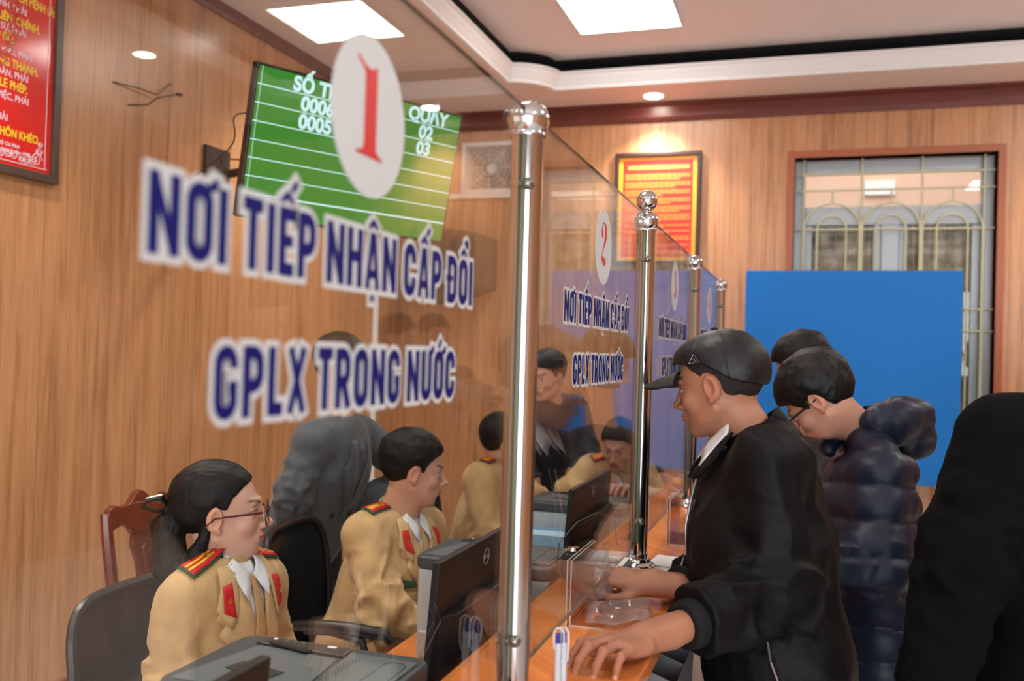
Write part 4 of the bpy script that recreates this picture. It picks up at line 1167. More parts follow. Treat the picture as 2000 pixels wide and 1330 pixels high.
def wooden_chair():
    root = thing('wooden_chair', 'lacquered dark wooden chair with carved tall back against the left wall', 'chair', (-2.14, 2.92, 0), .16)
    # local: faces +X, width along Y
    xb = -.20; zt = .985; hw = .205
    m = MB()
    def back_x(z): return xb-.06*((z-.45)/.5)**1.3 if z > .45 else xb
    for s in (-1, 1):
        P = [(xb, s*.185, 0), (xb, s*.19, .25), (xb, s*.19, .45), (back_x(.65), s*.195, .65), (back_x(.85), s*.20, .85), (back_x(.93), s*.196, .935)]
        MB().tube(P, [.018, .020, .024, .022, .022, .020], 8).build('back_post', chair_wood, root, sm=True)
        MB().box((.19-.02, s*.19-.02, 0), (.19+.02, s*.19+.02, .43)).build('leg', chair_wood, root, bevel=.006)
    # crest rail with raised centre and scooped shoulders
    top = [(-.212, .92), (-.205, .950), (-.170, .962), (-.125, .950), (-.075, .952), (-.03, .985), (0, .995), (.03, .985), (.075, .952), (.125, .950), (.170, .962), (.205, .950), (.212, .92)]
    bot = [(.19, .875), (.14, .885), (.09, .868), (.07, .84), (-.07, .84), (-.09, .868), (-.14, .885), (-.19, .875)]
    MB().prism([(back_x(z)-.002, y, z) for y, z in top+bot], (.026, 0, 0)).build('crest_rail', chair_wood, root, bevel=.006, seg=3)
    spl = [(-.070, .84), (-.085, .80), (-.060, .74), (-.050, .62), (-.062, .52), (-.065, .46), (.065, .46), (.062, .52), (.050, .62), (.060, .74), (.085, .80), (.070, .84)]
    MB().prism([(back_x(z)+.004, y, z) for y, z in spl], (.018, 0, 0)).build('carved_splat', chair_wood, root, bevel=.004, seg=2)
    for s in (-1, 1):
        MB().prism([(back_x(z)+.022, s*y, z) for y, z in ((.010, .80), (.030, .78), (.026, .64), (.030, .52), (.010, .50))], (.006, 0, 0)).build('splat_relief', chair_wood, root, bevel=.002)
    MB().box((back_x(.47)-.01, -.19, .455), (back_x(.47)+.02, .19, .495)).build('lower_rail', chair_wood, root, bevel=.004)
    MB().box((-.21, -.225, .43), (.225, .225, .46)).build('seat', chair_wood, root, bevel=.010, seg=3)
    for s in (-1, 1): MB().box((-.18, s*.19-.010, .20), (.19, s*.19+.010, .225)).build('stretcher', chair_wood, root, bevel=.003)
    MB().box((.17, -.18, .37), (.20, .18, .43)).build('apron', chair_wood, root, bevel=.003)
wooden_chair()

# ------------------------------------------------------------ people
def skin_mat(name, rough=.48):
    t = NT(name); a = t.new('VertexColor'); a.layer_name = 'tint'
    n = t.noise(t.coords(), 180, 3, .6); n2 = t.noise(t.coords(), 22, 3, .6)
    col = t.mix(t.math('MULTIPLY', n2, .10), a.outputs[0], C(150, 84, 64))
    m = t.bsdf(col, rough, 0, .42, t.bump(n, .12, .0012))
    t.b.inputs['Subsurface Weight'].default_value = .12; t.b.inputs['Subsurface Radius'].default_value = (.9, .35, .2); t.b.inputs['Subsurface Scale'].default_value = .008
    return m
SKIN = skin_mat('skin')
def cloth_mat(name, col, rough=.75, weave=700, bump=.12, sheen=0.0, var=.10, wr=0.0, spec=.3):
    t = NT(name); n = t.noise(t.coords(), weave, 2, .6); n2 = t.noise(t.coords((1, 1, .6)), 16, 5, .62)
    c = C(*col); dk = tuple(x*(1-var) for x in c[:3])+(1,); lt = tuple(min(1, x*(1+var)) for x in c[:3])+(1,)
    h = t.math('ADD', t.math('MULTIPLY', n, .03), t.math('MULTIPLY', n2, wr))
    m = t.bsdf(t.ramp(n2, [(.35, dk), (.65, lt)]), rough, 0, spec, t.bump(h, bump if not wr else .5, .012))
    if sheen: t.b.inputs['Sheen Weight'].default_value = sheen; t.b.inputs['Sheen Roughness'].default_value = .4
    return m
def hair_mat(name, col=(22, 18, 17), rough=.38):
    t = NT(name); n = t.noise(t.coords((1, 1, .18)), 420, 3, .6)
    c = C(*col); return t.bsdf(t.ramp(n, [(.35, tuple(x*.6 for x in c[:3])+(1,)), (.65, tuple(x*1.7 for x in c[:3])+(1,))]), rough, 0, .28, t.bump(n, .6, .002))
HAIR = hair_mat('black_hair', (10, 9, 9), .46)
TAN = cloth_mat('tan_uniform_wool', (196, 162, 116), .8, wr=.5, sheen=.15)
TAN2 = cloth_mat('tan_uniform_facing', (200, 166, 120), .8, wr=.2, sheen=.15)
SHIRT = cloth_mat('white_shirt_cotton', (222, 224, 230), .8, wr=.2)
TROU = cloth_mat('dark_trouser_wool', (30, 31, 36), .85, wr=.4)
GREEN = plain('dark_green_cloth', (40, 84, 58), .7)
REDF = plain('red_badge_felt', (196, 24, 30), .6)
YEL = plain('gold_braid', (236, 184, 40), .45)
GOLD = plain('gold_metal', (224, 186, 96), .25, .9)
SHOE = plain('black_shoe_leather', (18, 17, 17), .3)

def patch(name, f, O, ax, ay, dr, poly, mat, root=None, off=.0015, thick=.002, cuts=3, start=.35, par=None):
    """flat outline poly (in ax, ay from O) draped on the surface f by marching along dr"""
    O = np.asarray(O, float); ax = nrm(ax); ay = nrm(ay); dr = nrm(dr)
    bm = bmesh.new(); vs = [bm.verts.new((x, y, 0)) for x, y in poly]
    es = [bm.edges.new((vs[i], vs[(i+1) % len(vs)])) for i in range(len(vs))]
    bmesh.ops.triangle_fill(bm, edges=es, use_beauty=True)
    if cuts: bmesh.ops.subdivide_edges(bm, edges=bm.edges[:], cuts=cuts, use_grid_fill=True)
    bmesh.ops.triangulate(bm, faces=bm.faces)
    P = np.array([O+ax*v.co.x+ay*v.co.y-dr*start for v in bm.verts])
    t = np.zeros(len(P))
    for _ in range(60):
        d = f(P+t[:, None]*dr)-off
        t += np.clip(d, -.02, .05)*.8
        t = np.clip(t, 0, start*2)
    Q = P+t[:, None]*dr
    for v, q in zip(bm.verts, Q): v.co = q
    bm.normal_update()
    av = V((0, 0, 0))
    for fc in bm.faces: av += fc.normal*fc.calc_area()
    if av.dot(V(dr)) > 0: bmesh.ops.reverse_faces(bm, faces=bm.faces)
    me = bpy.data.meshes.new(name); bm.to_mesh(me); bm.free(); me.materials.append(mat); smooth(me)
    o = link(name, me)
    md = o.modifiers.new('Solidify', 'SOLIDIFY'); md.thickness = thick; md.offset = 1
    if par is not None:      # sub-part of a part that already hangs on the root
        o.parent = par; o.matrix_parent_inverse = par_inv(par)
    elif root is not None: rebase(o, root)
    return o
def world_of(o):
    m = Matrix.LocRotScale(o.location, o.rotation_euler, o.scale)
    return (world_of(o.parent) @ o.matrix_parent_inverse @ m) if o.parent else m
def par_inv(par): return world_of(par).inverted()
def march(f, p, dr, off=0.0, lim=.8):
    p = np.asarray(p, float)[None]; dr = nrm(dr); t = 0
    for _ in range(70):
        d = float(f(p+t*dr)[0])-off; t += max(min(d, .05), -.02)*.8
        if t > lim: break
    return (p+t*dr)[0]

def make_fig(sp):
    """builds joint frames; sp holds joints in room coordinates"""
    J = {k: np.asarray(v, float) for k, v in sp['J'].items()}
    C_ = (J['shL']+J['shR'])/2; R_ = nrm(J['shR']-J['shL'])
    U = nrm(C_-J['pel']); F = nrm(np.cross(U, R_)); U = np.cross(R_, F)
    hw = np.linalg.norm(J['shR']-J['shL'])/2
    T = np.stack([R_, F, U], 1); neck = C_+U*.045-F*.012
    J['C'] = C_; J['neck'] = J.get('neckp', neck)
    return J, T, hw
def torso(P, J, T, hw, g, belly=0.0, arms=True, legs=False, sl=None, kk=.05):
    R_, F, U = T[:, 0], T[:, 1], T[:, 2]; C_ = J['C']; pel = J['pel']; L = np.linalg.norm(C_-pel)
    d = ell(P, C_-U*.12+F*.010, (hw*.97+g*.5, .108+g, .19), T)
    d = smin(d, ell(P, pel+U*L*.42+F*(.008+belly), (hw*.82+g, .100+g+belly, .18), T), .07)
    d = smin(d, ell(P, pel-F*.01, (hw*.88+g, .115+g, .15), T), .07)
    d = smin(d, cone(P, J['shL']-R_*(-.03), J['shR']-R_*.03, .056+g*.6, .056+g*.6), .04)
    for s in ('L', 'R'):
        d = smin(d, cone(P, J['neck'], J['sh'+s], .050+g*.3, .050+g*.5), .03)
    return d
def arm(P, J, s, g, lo=.040, wr=.029):
    a = cone(P, J['sh'+s], J['el'+s], .052+g, .043+g)
    return smin(a, cone(P, J['el'+s], J['wr'+s], lo+g, wr+g), .03)
def creases(P, a, b, amp, n, ph=0.0, spread=.35, at=1.0):
    a = np.asarray(a); b = np.asarray(b); d = b-a; L = np.linalg.norm(d); t = ((P-a)@d)/(L*L)
    u = nrm(np.cross(d, [0.3, .2, 1])); w = np.cross(nrm(d), u); ang = np.arctan2((P-a)@u, (P-a)@w)
    S = np.stack([t*n+.35*np.sin(ang+ph), 1.1*np.sin(ang)+ph, 1.1*np.cos(ang)+ph], 1)
    return -amp*(1-2.4*np.abs(vnoise(S, 1.0)))*np.exp(-((t-at)/spread)**2)
def joinv(lst):
    vs = []; fs = []; ts = []; b = 0
    for v, f, t in lst:
        vs.append(v); fs.append(f+b); ts.append(t); b += len(v)
    return np.concatenate(vs), np.concatenate(fs), np.concatenate(ts)
def bounds(pts, r):
    p = np.array(pts); return p.min(0)-r, p.max(0)+r

RELAX = ((18, 32, 18), (22, 36, 20), (26, 40, 22), (30, 42, 24))
THUMB = [(.012, .012, -.006), (.030, .040, -.014), (.042, .066, -.022), (.046, .092, -.028)]
def figure(sp):
    """an Empty at the feet or seat; children: body, hair, garments"""
    J, T, hw = make_fig(sp)
    Rv, F, U = T[:, 0], T[:, 1], T[:, 2]
    root = thing('person', sp['label'], 'person', sp.get('base', (J['pel'][0], J['pel'][1], 0)))
    ho, hf, hu, hs, fem = sp['head']; ho = np.asarray(ho, float); HR = frame(hf, hu)
    base = sp.get('skin', (196, 142, 112))
    hh = sp.get('hh', .0034)
    nb = J['neck']; nt = ho+HR@A(0, -.022, -.045)*hs
    def fneck(P): return smin(cone(P, nb-U*.03, nt, .060-.008*fem, .052-.006*fem), cone(P, nt+HR@A(0, .03, -.01), nb+F*.045-U*.02, .030, .040), .03)
    def fhead(P):
        return smin(head_local(((P-ho)@HR)/hs, fem)*hs, fneck(P), .022)
    lo, hi = bounds([ho, nb], .17)
    v, q = sdf_mesh(lambda P: smax(fhead(P), plane(P, nb-U*.035, -U), .01), lo, hi, hh)
    parts = [(v, q, skin_tint(base, v, HR, ho, hs, lip=sp.get('lip', (150, 84, 76)), fem=fem, stub=sp.get('stub')))]
    # trunk and limbs (mostly under the clothes)
    def fbody(P):
        d = torso(P, J, T, hw, -.014)
        for s in 'LR': d = smin(d, arm(P, J, s, -.006), .03)
        for s in 'LR':
            l = smin(cone(P, J['hip'+s], J['kn'+s], .078, .050), cone(P, J['kn'+s], J['an'+s], .050, .034), .03); d = smin(d, l, .04)
        d = smin(d, cone(P, nb-U*.03, nt, .05, .045), .02)
        return d
    lo, hi = bounds([J[k] for k in ('shL', 'shR', 'elL', 'elR', 'wrL', 'wrR', 'pel', 'knL', 'knR', 'anL', 'anR')], .16)
    v, q = sdf_mesh(fbody, lo, hi, .014); tc = np.tile(np.array(C(*base)), (len(v), 1)); parts.append((v, q, tc))
    hands = {}
    for s in 'LR':
        hd = sp.get('hand'+s)
        if hd is None: hd = dict(d=nrm(J['wr'+s]-J['el'+s]), n=(0, 0, 1))
        Hd = nrm(hd['d']); Hn = np.asarray(hd['n'], float); Hn = nrm(Hn-Hd*(Hn@Hd)); HF = np.stack([np.cross(Hd, Hn), Hd, Hn], 1)
        mir = 1 if s == 'L' else -1; sc = hd.get('sc', 1.0)
        JJ, TT = hand_joints(hd.get('flex', RELAX), hd.get('spread', (6, 1, -4, -9)), hd.get('thumb', THUMB), sc, mir)
        w = J['wr'+s]; hfn = lambda P, HF=HF, w=w, JJ=JJ, TT=TT, sc=sc, mir=mir: hand_sdf((P-w)@HF, JJ, TT, sc, mir)
        pts = [w]+[w+HF@p for r in JJ for p in r]+[w+HF@p for p in TT]
        fs = hd.get('bare')
        if fs is not None:
            b = J['wr'+s]+nrm(J['el'+s]-J['wr'+s])*fs; pts.append(b)
            g_ = hfn; hfn = lambda P, g_=g_, w=w, b=b: smin(g_(P), cone(P, w-HF[:, 1]*.01, b, .0265, .0350), .02)
        lo, hi = bounds(pts, .035)
        v, q = sdf_mesh(hfn, lo, hi, hd.get('h', .0042))
        Q = (v-w)@HF*np.array([mir, 1, 1])/sc
        tc = np.tile(np.array(C(*base)), (len(v), 1))
        kn = np.zeros(len(v))
        for r in JJ:
            for p in r[:3]: kn += np.exp(-(((v-(w+HF@(p+A(0, 0, .006))))**2).sum(1))/(.0085**2))
            kn += .6*np.exp(-(((v-(w+HF@r[3]))**2).sum(1))/(.009**2))
        kn = np.clip(kn, 0, 1)[:, None]*.35; tc = tc*(1-kn)+np.array(C(*[base[0]*.93, base[1]*.74, base[2]*.72]))*kn
        parts.append((v, q, tc)); hands[s] = (HF, JJ, TT, w, mir)
    v, q, t_ = joinv(parts)
    body = np_mesh('body', v, q, SKIN, None, t_); rebase(body, root)
    # hair
    hr = sp.get('hair', dict(thr=SHORT))
    if hr is not None:
        hrc = dict(hr); extra = hrc.pop('extra', None); hm = hrc.pop('mat', HAIR); hq = hrc.pop('h', .0040)
        fh = lambda P: hair_local(((P-ho)@HR)/hs, **hrc)*hs
        if extra: f0 = fh; fh = lambda P: smin(f0(P), extra((P-ho)@HR/hs, P)*hs, .012)
        lo, hi = bounds([ho], .16)
        if extra: lo = lo-A(.03, .03, .16)
        rebase(sdf_obj('hair', fh, lo, hi, hq, hm), root)
    # trousers and shoes
    def ftr(P):
        d = ell(P, J['pel']-F*.01, (hw*.90+.012, .125, .13), T)
        for s in 'LR':
            l = smin(cone(P, J['hip'+s], J['kn'+s], .092, .068), cone(P, J['kn'+s], J['an'+s], .068, .056), .03); d = smin(d, l, .05)
        for s in 'LR': d = smax(d, plane(P, J['an'+s]+A(0, 0, .0), (0, 0, -1)), .004) if False else d
        return d+.004*ridge(P, 9)
    lo, hi = bounds([J[k] for k in ('pel', 'hipL', 'hipR', 'knL', 'knR', 'anL', 'anR')], .17)
    rebase(sdf_obj('trousers', ftr, lo, hi, .012, sp.get('trousers', TROU)), root)
    for s in 'LR':
        a = J['an'+s]; ff = nrm(sp.get('feet', A(F[0], F[1], 0))); ff = nrm(A(ff[0], ff[1], 0))
        g = a+A(0, 0, -.045); o0 = A(a[0], a[1], .045)
        def fsh(P):
            d = smin(cone(P, o0-ff*.03, o0+ff*.12+A(0, 0, -.005), .045, .040), cone(P, o0-ff*.03, o0+A(0, 0, .04), .04, .036), .03)
            return smax(d, -(P[:, 2]-.002), .003)
        lo, hi = bounds([o0-ff*.03, o0+ff*.12, o0+A(0, 0, .05)], .06)
        rebase(sdf_obj('shoe', fsh, lo, hi, .008, SHOE), root)
    return dict(root=root, J=J, T=T, hw=hw, HR=HR, ho=ho, hs=hs, hands=hands, nt=nt, nb=nb, fneck=fneck, body=body)

def garment(G, name, mat, g=.022, hem=None, cuffs=(0, 0), amp=.006, h=.0085, sleeves='LR', extra=None, sg=None, lo=.040, wr=.032, belly=0.0, nrk=.004, open_neck=.062):
    """coat over the trunk with sleeves; hem: distance under the pelvis along the trunk; cuffs: gap to wrist L, R"""
    J, T, hw = G['J'], G['T'], G['hw']; Rv, F, U = T[:, 0], T[:, 1], T[:, 2]
    sg = g if sg is None else sg
    hemp = J['pel']-U*(hem if hem is not None else .12); ln = np.linalg.norm(J['C']-J['pel'])
    def f(P):
        d = torso(P, J, T, hw, g, belly)
        # skirt of the coat
        if hem: d = smin(d, cone(P, J['pel']+U*.05, hemp, .10+g, .12+g) if False else ell(P, J['pel']-U*(hem*.5), (hw*.88+g, .108+g, hem*.9+.05), T), .06)
        d = smax(d, plane(P, hemp, -U), .008)
        Pw = P+.035*np.stack([vnoise(P+1, 5), vnoise(P+7, 5), vnoise(P+4, 5)], 1)
        d = d-amp*np.clip(ridge(Pw*A(1, 1, .55), 7), -.3, 1)*.95-amp*.5*ridge(Pw*A(1.2, 1.2, .6)+3, 15)
        for s, cg in zip('LR', cuffs):
            if s not in sleeves: continue
            w = J['wr'+s]; e = J['el'+s]; dd = nrm(w-e)
            a = cone(P, J['sh'+s], e, .056+sg, .046+sg); b = cone(P, e, w, lo+.008+sg, wr+sg*.7)
            a = smin(a, b, .035)+creases(P, J['sh'+s], e, amp*1.5, 6, 1.0, .6)+creases(P, w, e, amp*1.5, 6, 2.0, .7)+amp*.4*ridge(P+5, 14)
            a = smax(a, plane(P, w-dd*cg, dd), .004)
            d = smin(d, a, .022)
        if extra: d = extra(P, d)
        # neck opening
        d = smax(d, -cone(P, G['nb']-U*.02, G['nt']+U*.05, open_neck, open_neck-.006), .006) if open_neck else d
        return d
    pts = [J['C']+U*.05, J['shL'], J['shR'], hemp, J['pel']]+[J[k+s] for s in sleeves for k in ('el', 'wr')]
    lo_, hi_ = bounds(pts, .12+g+.06)
    o = sdf_obj(name, f, lo_, hi_, h, mat); rebase(o, G['root'])
    return f, o

def seated_legs(pel, F, R_, knee=.44, z=.47):
    pel = A(*pel); F = nrm(A(F[0], F[1], 0)); R_ = nrm(A(R_[0], R_[1], 0))
    out = {}
    for s, k in (('L', -1), ('R', 1)):
        h = pel+R_*k*.085; kn = h+F*knee+R_*k*.05; kn[2] = z+.03; an = kn+F*.02; an = A(an[0], an[1], .09)
        out['hip'+s] = h; out['kn'+s] = kn; out['an'+s] = an
    return out
def standing_legs(pel, F, R_, spread=.11):
    pel = A(*pel); F = nrm(A(F[0], F[1], 0)); R_ = nrm(A(R_[0], R_[1], 0)); out = {}
    for s, k in (('L', -1), ('R', 1)):
        h = pel+R_*k*.085-A(0, 0, .03); kn = h+R_*k*.01+F*.02; kn[2] = .49; an = kn+R_*k*.02-F*.03; an[2] = .09
        out['hip'+s] = h; out['kn'+s] = kn; out['an'+s] = an
    return out

def star(c, M3, r, th, n=5):
    P = []
    for k in range(10):
        a = PI/2+k*PI/5; rr = r if k % 2 == 0 else r*.42
        P.append(V(c)+V(M3[:, 0])*rr*math.cos(a)+V(M3[:, 1])*rr*math.sin(a))
    return MB().prism(P, V(M3[:, 2])*th)
def uniform(G, f, fem, boards='LR', name_tape=True, pocket=True, tie=True, tabs='LR', lift=.0):
    """police tunic details laid on the surface f"""
    J, T = G['J'], G['T']; Rv, F, U = T[:, 0], T[:, 1], T[:, 2]; root = G['root']; C_ = J['C']; hw = G['hw']
    nbk = G['nb']
    O = C_+U*lift
    for s, k in (('L', -1), ('R', 1)):
        lap = [(-.008*k, -.19), (.022*k, -.175), (.092*k, -.095), (.082*k, -.070), (.100*k, -.060), (.068*k, .035), (.040*k, .045), (.030*k, .0), (.008*k, -.10)]
        patch('lapel', f, O, Rv, U, -F, lap, TAN2, root, off=.004, thick=.004)
        col = [(.045*k, .052), (.080*k, .045), (.105*k, -.035), (.072*k, -.078), (.050*k, -.01)]
        patch('collar', f, O, Rv, U, -F, col, TAN2, root, off=.009, thick=.004)
        if s in tabs:
            tb = patch('collar_badge', f, O, Rv, U, -F, [(.062*k, .020), (.088*k, .014), (.092*k, -.040), (.068*k, -.050)], REDF, root, off=.0145, thick=.0025)
            p = march(f, O+Rv*k*.078-U*.016+F*.3, -F, .018)
            b = MB().add([], []); M3 = np.stack([Rv, U, F], 1)
            o = star(p, M3, .0085, .002).build('badge_star', GOLD); o.parent = tb; o.matrix_parent_inverse = par_inv(tb)
    # shirt front and tie inside the opening
    sh = [(-.036, .050), (.036, .050), (.020, -.04), (.0, -.12), (-.020, -.04)]
    patch('shirt_front', f, O, Rv, U, -F, sh, SHIRT, root, off=.0015, thick=.001)
    for k in (-1, 1):
        patch('shirt_collar', f, O, Rv, U, -F, [(.004*k, .028), (.036*k, .062), (.058*k, .050), (.034*k, -.018), (.016*k, .006)], SHIRT, root, off=.010, thick=.003)
    if tie:
        patch('tie', f, O, Rv, U, -F, [(-.013, .028), (.013, .028), (.008, .004), (.016, -.10), (.0, -.13), (-.016, -.10), (-.008, .004)], cloth_mat('tan_tie', (190, 150, 104), .6), root, off=.006, thick=.004)
    def ringc(P):
        n = nrm(G['nt']-nbk); q = P-nbk; t = q@n; r = np.linalg.norm(q-t[:, None]*n, axis=1)
        return r, t
    # standing shirt collar and tunic collar round the neck
    def fcol(P, r0=.062, w=.003, z0=.0, z1=.05, tilt=.35):
        r, t = ringc(P); tt = t-tilt*((P-nbk)@(-F))
        d = np.abs(r-(r0-.10*np.clip(t, 0, .06)))-w
        return smax(smax(d, z0-t, .003), tt-z1, .003)
    lo, hi = bounds([nbk, G['nt']], .11)
    rebase(sdf_obj('shirt_collar_band', lambda P: fcol(P, .0565, .0026, -.01, .050, .25), lo, hi, .0036, SHIRT), root)
    rebase(sdf_obj('tunic_collar', lambda P: smax(fcol(P, .066, .004, -.02, .036, .35), -smax(plane(P, nbk+F*.035, -F), -.2+0*P[:, 0], .001), .004), lo, hi, .004, TAN2), root)
    for s, k in (('L', -1), ('R', 1)):
        if s not in boards: continue
        c = C_+Rv*k*(hw*.66)
        a_ = nrm(J['sh'+s]-J['neck']); ax = nrm(a_-U*(a_@U)); ay = nrm(np.cross(U, ax))
        P4 = [(-.066, -.022), (-.066, .0), (-.060, .0215), (.066, .027), (.066, -.027)]
        P4 = [(-.062, -.020), (-.070, 0), (-.062, .020), (.062, .026), (.062, -.026)]
        b = patch('shoulder_board', f, c, ax, ay, -U, P4, GREEN, root, off=.005, thick=.003, start=.2)
        r_ = patch('red_field', f, c, ax, ay, -U, [(x*.94, y*.86) for x, y in P4], REDF, None, off=.0088, thick=.0012, start=.2, par=b)
        for yy in ((-.006, .006) if fem else (-.0045, .0045)):
            w = .0032
            patch('stripe', f, c, ax, ay, -U, [(-.056, yy-w), (.058, yy-w), (.058, yy+w), (-.056, yy+w)], YEL, None, off=.0105, thick=.001, start=.2, cuts=2, par=b)
        p = march(f, c+U*.2, -U, .012); M3 = np.stack([ax, ay, U], 1)
        o = star(p, M3, .0095, .002).build('rank_star', GOLD); o.parent = b; o.matrix_parent_inverse = par_inv(b)
        p = march(f, c-ax*.052+U*.2, -U, .012)
        o = MB().lathe([(0, 0), (.006, 0), (.0055, .003), (0, .004)], p, 14, M=None).build('board_button', GOLD, sm=True); o.parent = b; o.matrix_parent_inverse = par_inv(b)
    if name_tape:
        k = 1
        tp = patch('name_tape', f, O, Rv, U, -F, [(.050, -.160), (.128, -.150), (.126, -.128), (.048, -.138)], GREEN, root, off=.004, thick=.003)
    if pocket:
        for k in (-1, 1):
            patch('pocket_flap', f, O, Rv, U, -F, [(.040*k, -.175), (.130*k, -.165), (.128*k, -.195), (.086*k, -.212), (.042*k, -.205)], TAN2, root, off=.003, thick=.003)
            p = march(f, O+Rv*k*.086-U*.198+F*.3, -F, .007)
            rebase(MB().lathe([(0, -.002), (.006, -.002), (.006, .001), (0, .003)], p, 12).build('pocket_button', GOLD, sm=True), root)

# ---- woman officer with glasses (1)
def woman():
    shR, shL = A(-1.3518, 1.7996, 0.9587), A(-1.3071, 2.0348, 0.9547)
    pel = A(-1.40, 1.93, .55)
    C_ = (shR+shL)/2; R_ = nrm(shR-shL); F = nrm(np.cross([0, 0, 1.], R_))
    J = dict(shR=shR, shL=shL, pel=pel, elR=A(-1.3566, 1.7587, 0.7632), wrR=A(-1.06, 1.72, .80), elL=A(-1.3016, 2.0709, 0.7432), wrL=A(-1.1468, 1.9104, 0.7649))
    J.update(seated_legs(pel, F, R_))
    hf = A(.850, .51, .05)
    def tail(Q, P):
        d = cone(Q, (0, -.100, .012), (0, -.122, -.03), .026, .034)
        d = smin(d, cone(Q, (0, -.122, -.03), (.004, -.118, -.11), .036, .040), .02)
        d = smin(d, cone(Q, (.004, -.118, -.11), (.012, -.10, -.185), .040, .022), .02)
        d = smin(d, cone(Q, (.055, -.02, -.01), (.052, -.055, -.085), .010, .018), .02)
        d = smin(d, cone(Q, (.052, -.055, -.085), (.02, -.09, -.13), .020, .02), .02)
        return d+.0025*vnoise(Q*A(1, 1, .12), 260)
    thr = [(-.14, -.075), (-.06, -.075), (-.035, -.060), (-.022, .018), (-.006, .032), (.010, .024), (.020, .022), (.034, .050), (.060, .074), (.085, .090), (.11, .12)]
    G = figure(dict(label='woman officer in tan uniform with glasses and black ponytail, seated by the nearest printer', J=J, base=(-1.36, 1.93, 0),
                    head=(A(-1.3503, 1.9238, 1.1342), hf, (.0, .0, 1), 1.0, 1.0), skin=(214, 170, 150), lip=(186, 62, 64), hh=.0028,
                    hair=dict(thr=thr, top=.010, side=.006, h=.0032, extra=tail, rad=(.074, .098, .087)), trousers=TAN))
    f, o = garment(G, 'tunic', TAN, g=.010, hem=.14, cuffs=(.01, .01), amp=.0080, h=.0060, sg=.006)
    uniform(G, f, True, lift=.035)
    HR, ho, s = G['HR'], G['ho'], G['hs']
    L = lambda *p: V(ho+HR@(A(*p)*s))
    gl = plain('brown_tortoise_frame', (84, 30, 26), .2)
    r = thing('eyeglasses', 'brown framed glasses worn by the woman officer', 'glasses', L(0, .10, .01))
    for k in (-1, 1):
        P = []
        for a in range(28):
            t_ = 2*PI*a/28; ca, sa = math.cos(t_), math.sin(t_)
            x = .034+.0265*math.copysign(abs(ca)**.75, ca); z = .001+.0255*math.copysign(abs(sa)**.75, sa)
            P.append(L(k*x, .1105-.22*(x-.01)**1*1.0*(x > .01)*.35, z))
        rebase(MB().tube(P, .0022, 8, cyc=True).build('rim', gl, sm=True), r)
        lensm = MB().prism([p for p in P], V(HR[:, 1])*.001); rebase(lensm.build('lens', glass_mat('spectacle_lens', (250, 250, 250), .7)), r)
        rebase(MB().tube([L(k*.060, .099, .010), L(k*.072, .085, .011), L(k*.078, .03, .008), L(k*.081, -.008, .006), L(k*.080, -.03, -.012)], [.003, .0032, .0024, .0022, .002], 8).build('temple', gl, sm=True), r)
    rebase(MB().tube([L(-.010, .112, .008), L(0, .115, .012), L(.010, .112, .008)], .002, 8).build('bridge', gl, sm=True), r)
    # black bow holding the ponytail
    b = thing('hair_bow', 'black ribbon bow tied round the ponytail of the woman officer', 'hair bow', L(0, -.118, .03))
    bm_ = plain('black_satin', (20, 19, 20), .3)
    kn = L(.0, -.120, .022)
    rebase(MB().lathe([(0, -.012), (.012, -.008), (.014, 0), (.012, .008), (0, .012)], kn, 14).build('knot', bm_, sm=True), b)
    for pts in ([(.004, -.120, .03), (.02, -.135, .055), (.025, -.165, .050), (.02, -.175, .035), (.012, -.150, .022), (.003, -.122, .020)],
                [(-.004, -.120, .025), (-.02, -.135, .010), (-.02, -.165, -.012), (-.015, -.160, -.030), (-.008, -.140, -.010), (-.003, -.122, .015)]):
        rebase(MB().tube([L(*p) for p in pts], [.005, .009, .007, .006, .006, .004], 8).build('loop', bm_, sm=True), b)
    for pts in ([(.0, -.122, .020), (.004, -.155, .004), (.01, -.175, -.025)], [(.0, -.12, .03), (.0, -.16, .045), (.0, -.20, .040)]):
        a, c_, d = [L(*p) for p in pts]; w = V(HR[:, 0])*.008
        rebase(MB().add([a-w*.5, c_-w, d-w, d+w, c_+w, a+w*.5]+[p+V(HR[:, 2])*.0012 for p in (a-w*.5, c_-w, d-w, d+w, c_+w, a+w*.5)],
                        [(0, 1, 4, 5), (1, 2, 3, 4), (11, 10, 7, 6), (10, 9, 8, 7), (0, 5, 11, 6), (2, 8, 9, 3), (0, 6, 7, 1), (1, 7, 8, 2), (5, 4, 10, 11), (4, 3, 9, 10)]).build('ribbon_tail', bm_), b)
woman()
def officer2():
    shR, shL = A(-1.3538, 2.7029, 0.9441), A(-1.2740, 3.0021, 0.9261)
    pel = A(-1.37, 2.78, .56); R_ = nrm(shR-shL); F = nrm(np.cross([0, 0, 1.], R_))
    J = dict(shR=shR, shL=shL, pel=pel, elR=A(-1.2395, 2.6164, 0.7415), wrR=A(-1.0911, 2.6864, 0.6638), elL=A(-1.2160, 2.9816, 0.7217), wrL=A(-1.1086, 2.8592, 0.6773))
    J.update(seated_legs(pel, A(1, .05, 0), A(0, -1, 0)))
    G = figure(dict(label='officer in tan uniform with short black hair leaning forward behind the second printer', J=J, base=(-1.45, 2.76, 0),
                    head=(A(-1.2561, 2.8579, 1.1379), (.86, .50, -.12), (.12, .05, 1), 1.0, 0.0), skin=(208, 160, 136), hh=.0036, trousers=TAN,
                    hair=dict(thr=SHORT, top=.022, side=.005, h=.0042, strand=.0026)))
    f, o = garment(G, 'tunic', TAN, g=.024, hem=.16, cuffs=(.0, .0), amp=.0085, h=.0080, sg=.016)
    uniform(G, f, False, lift=.015)
officer2()
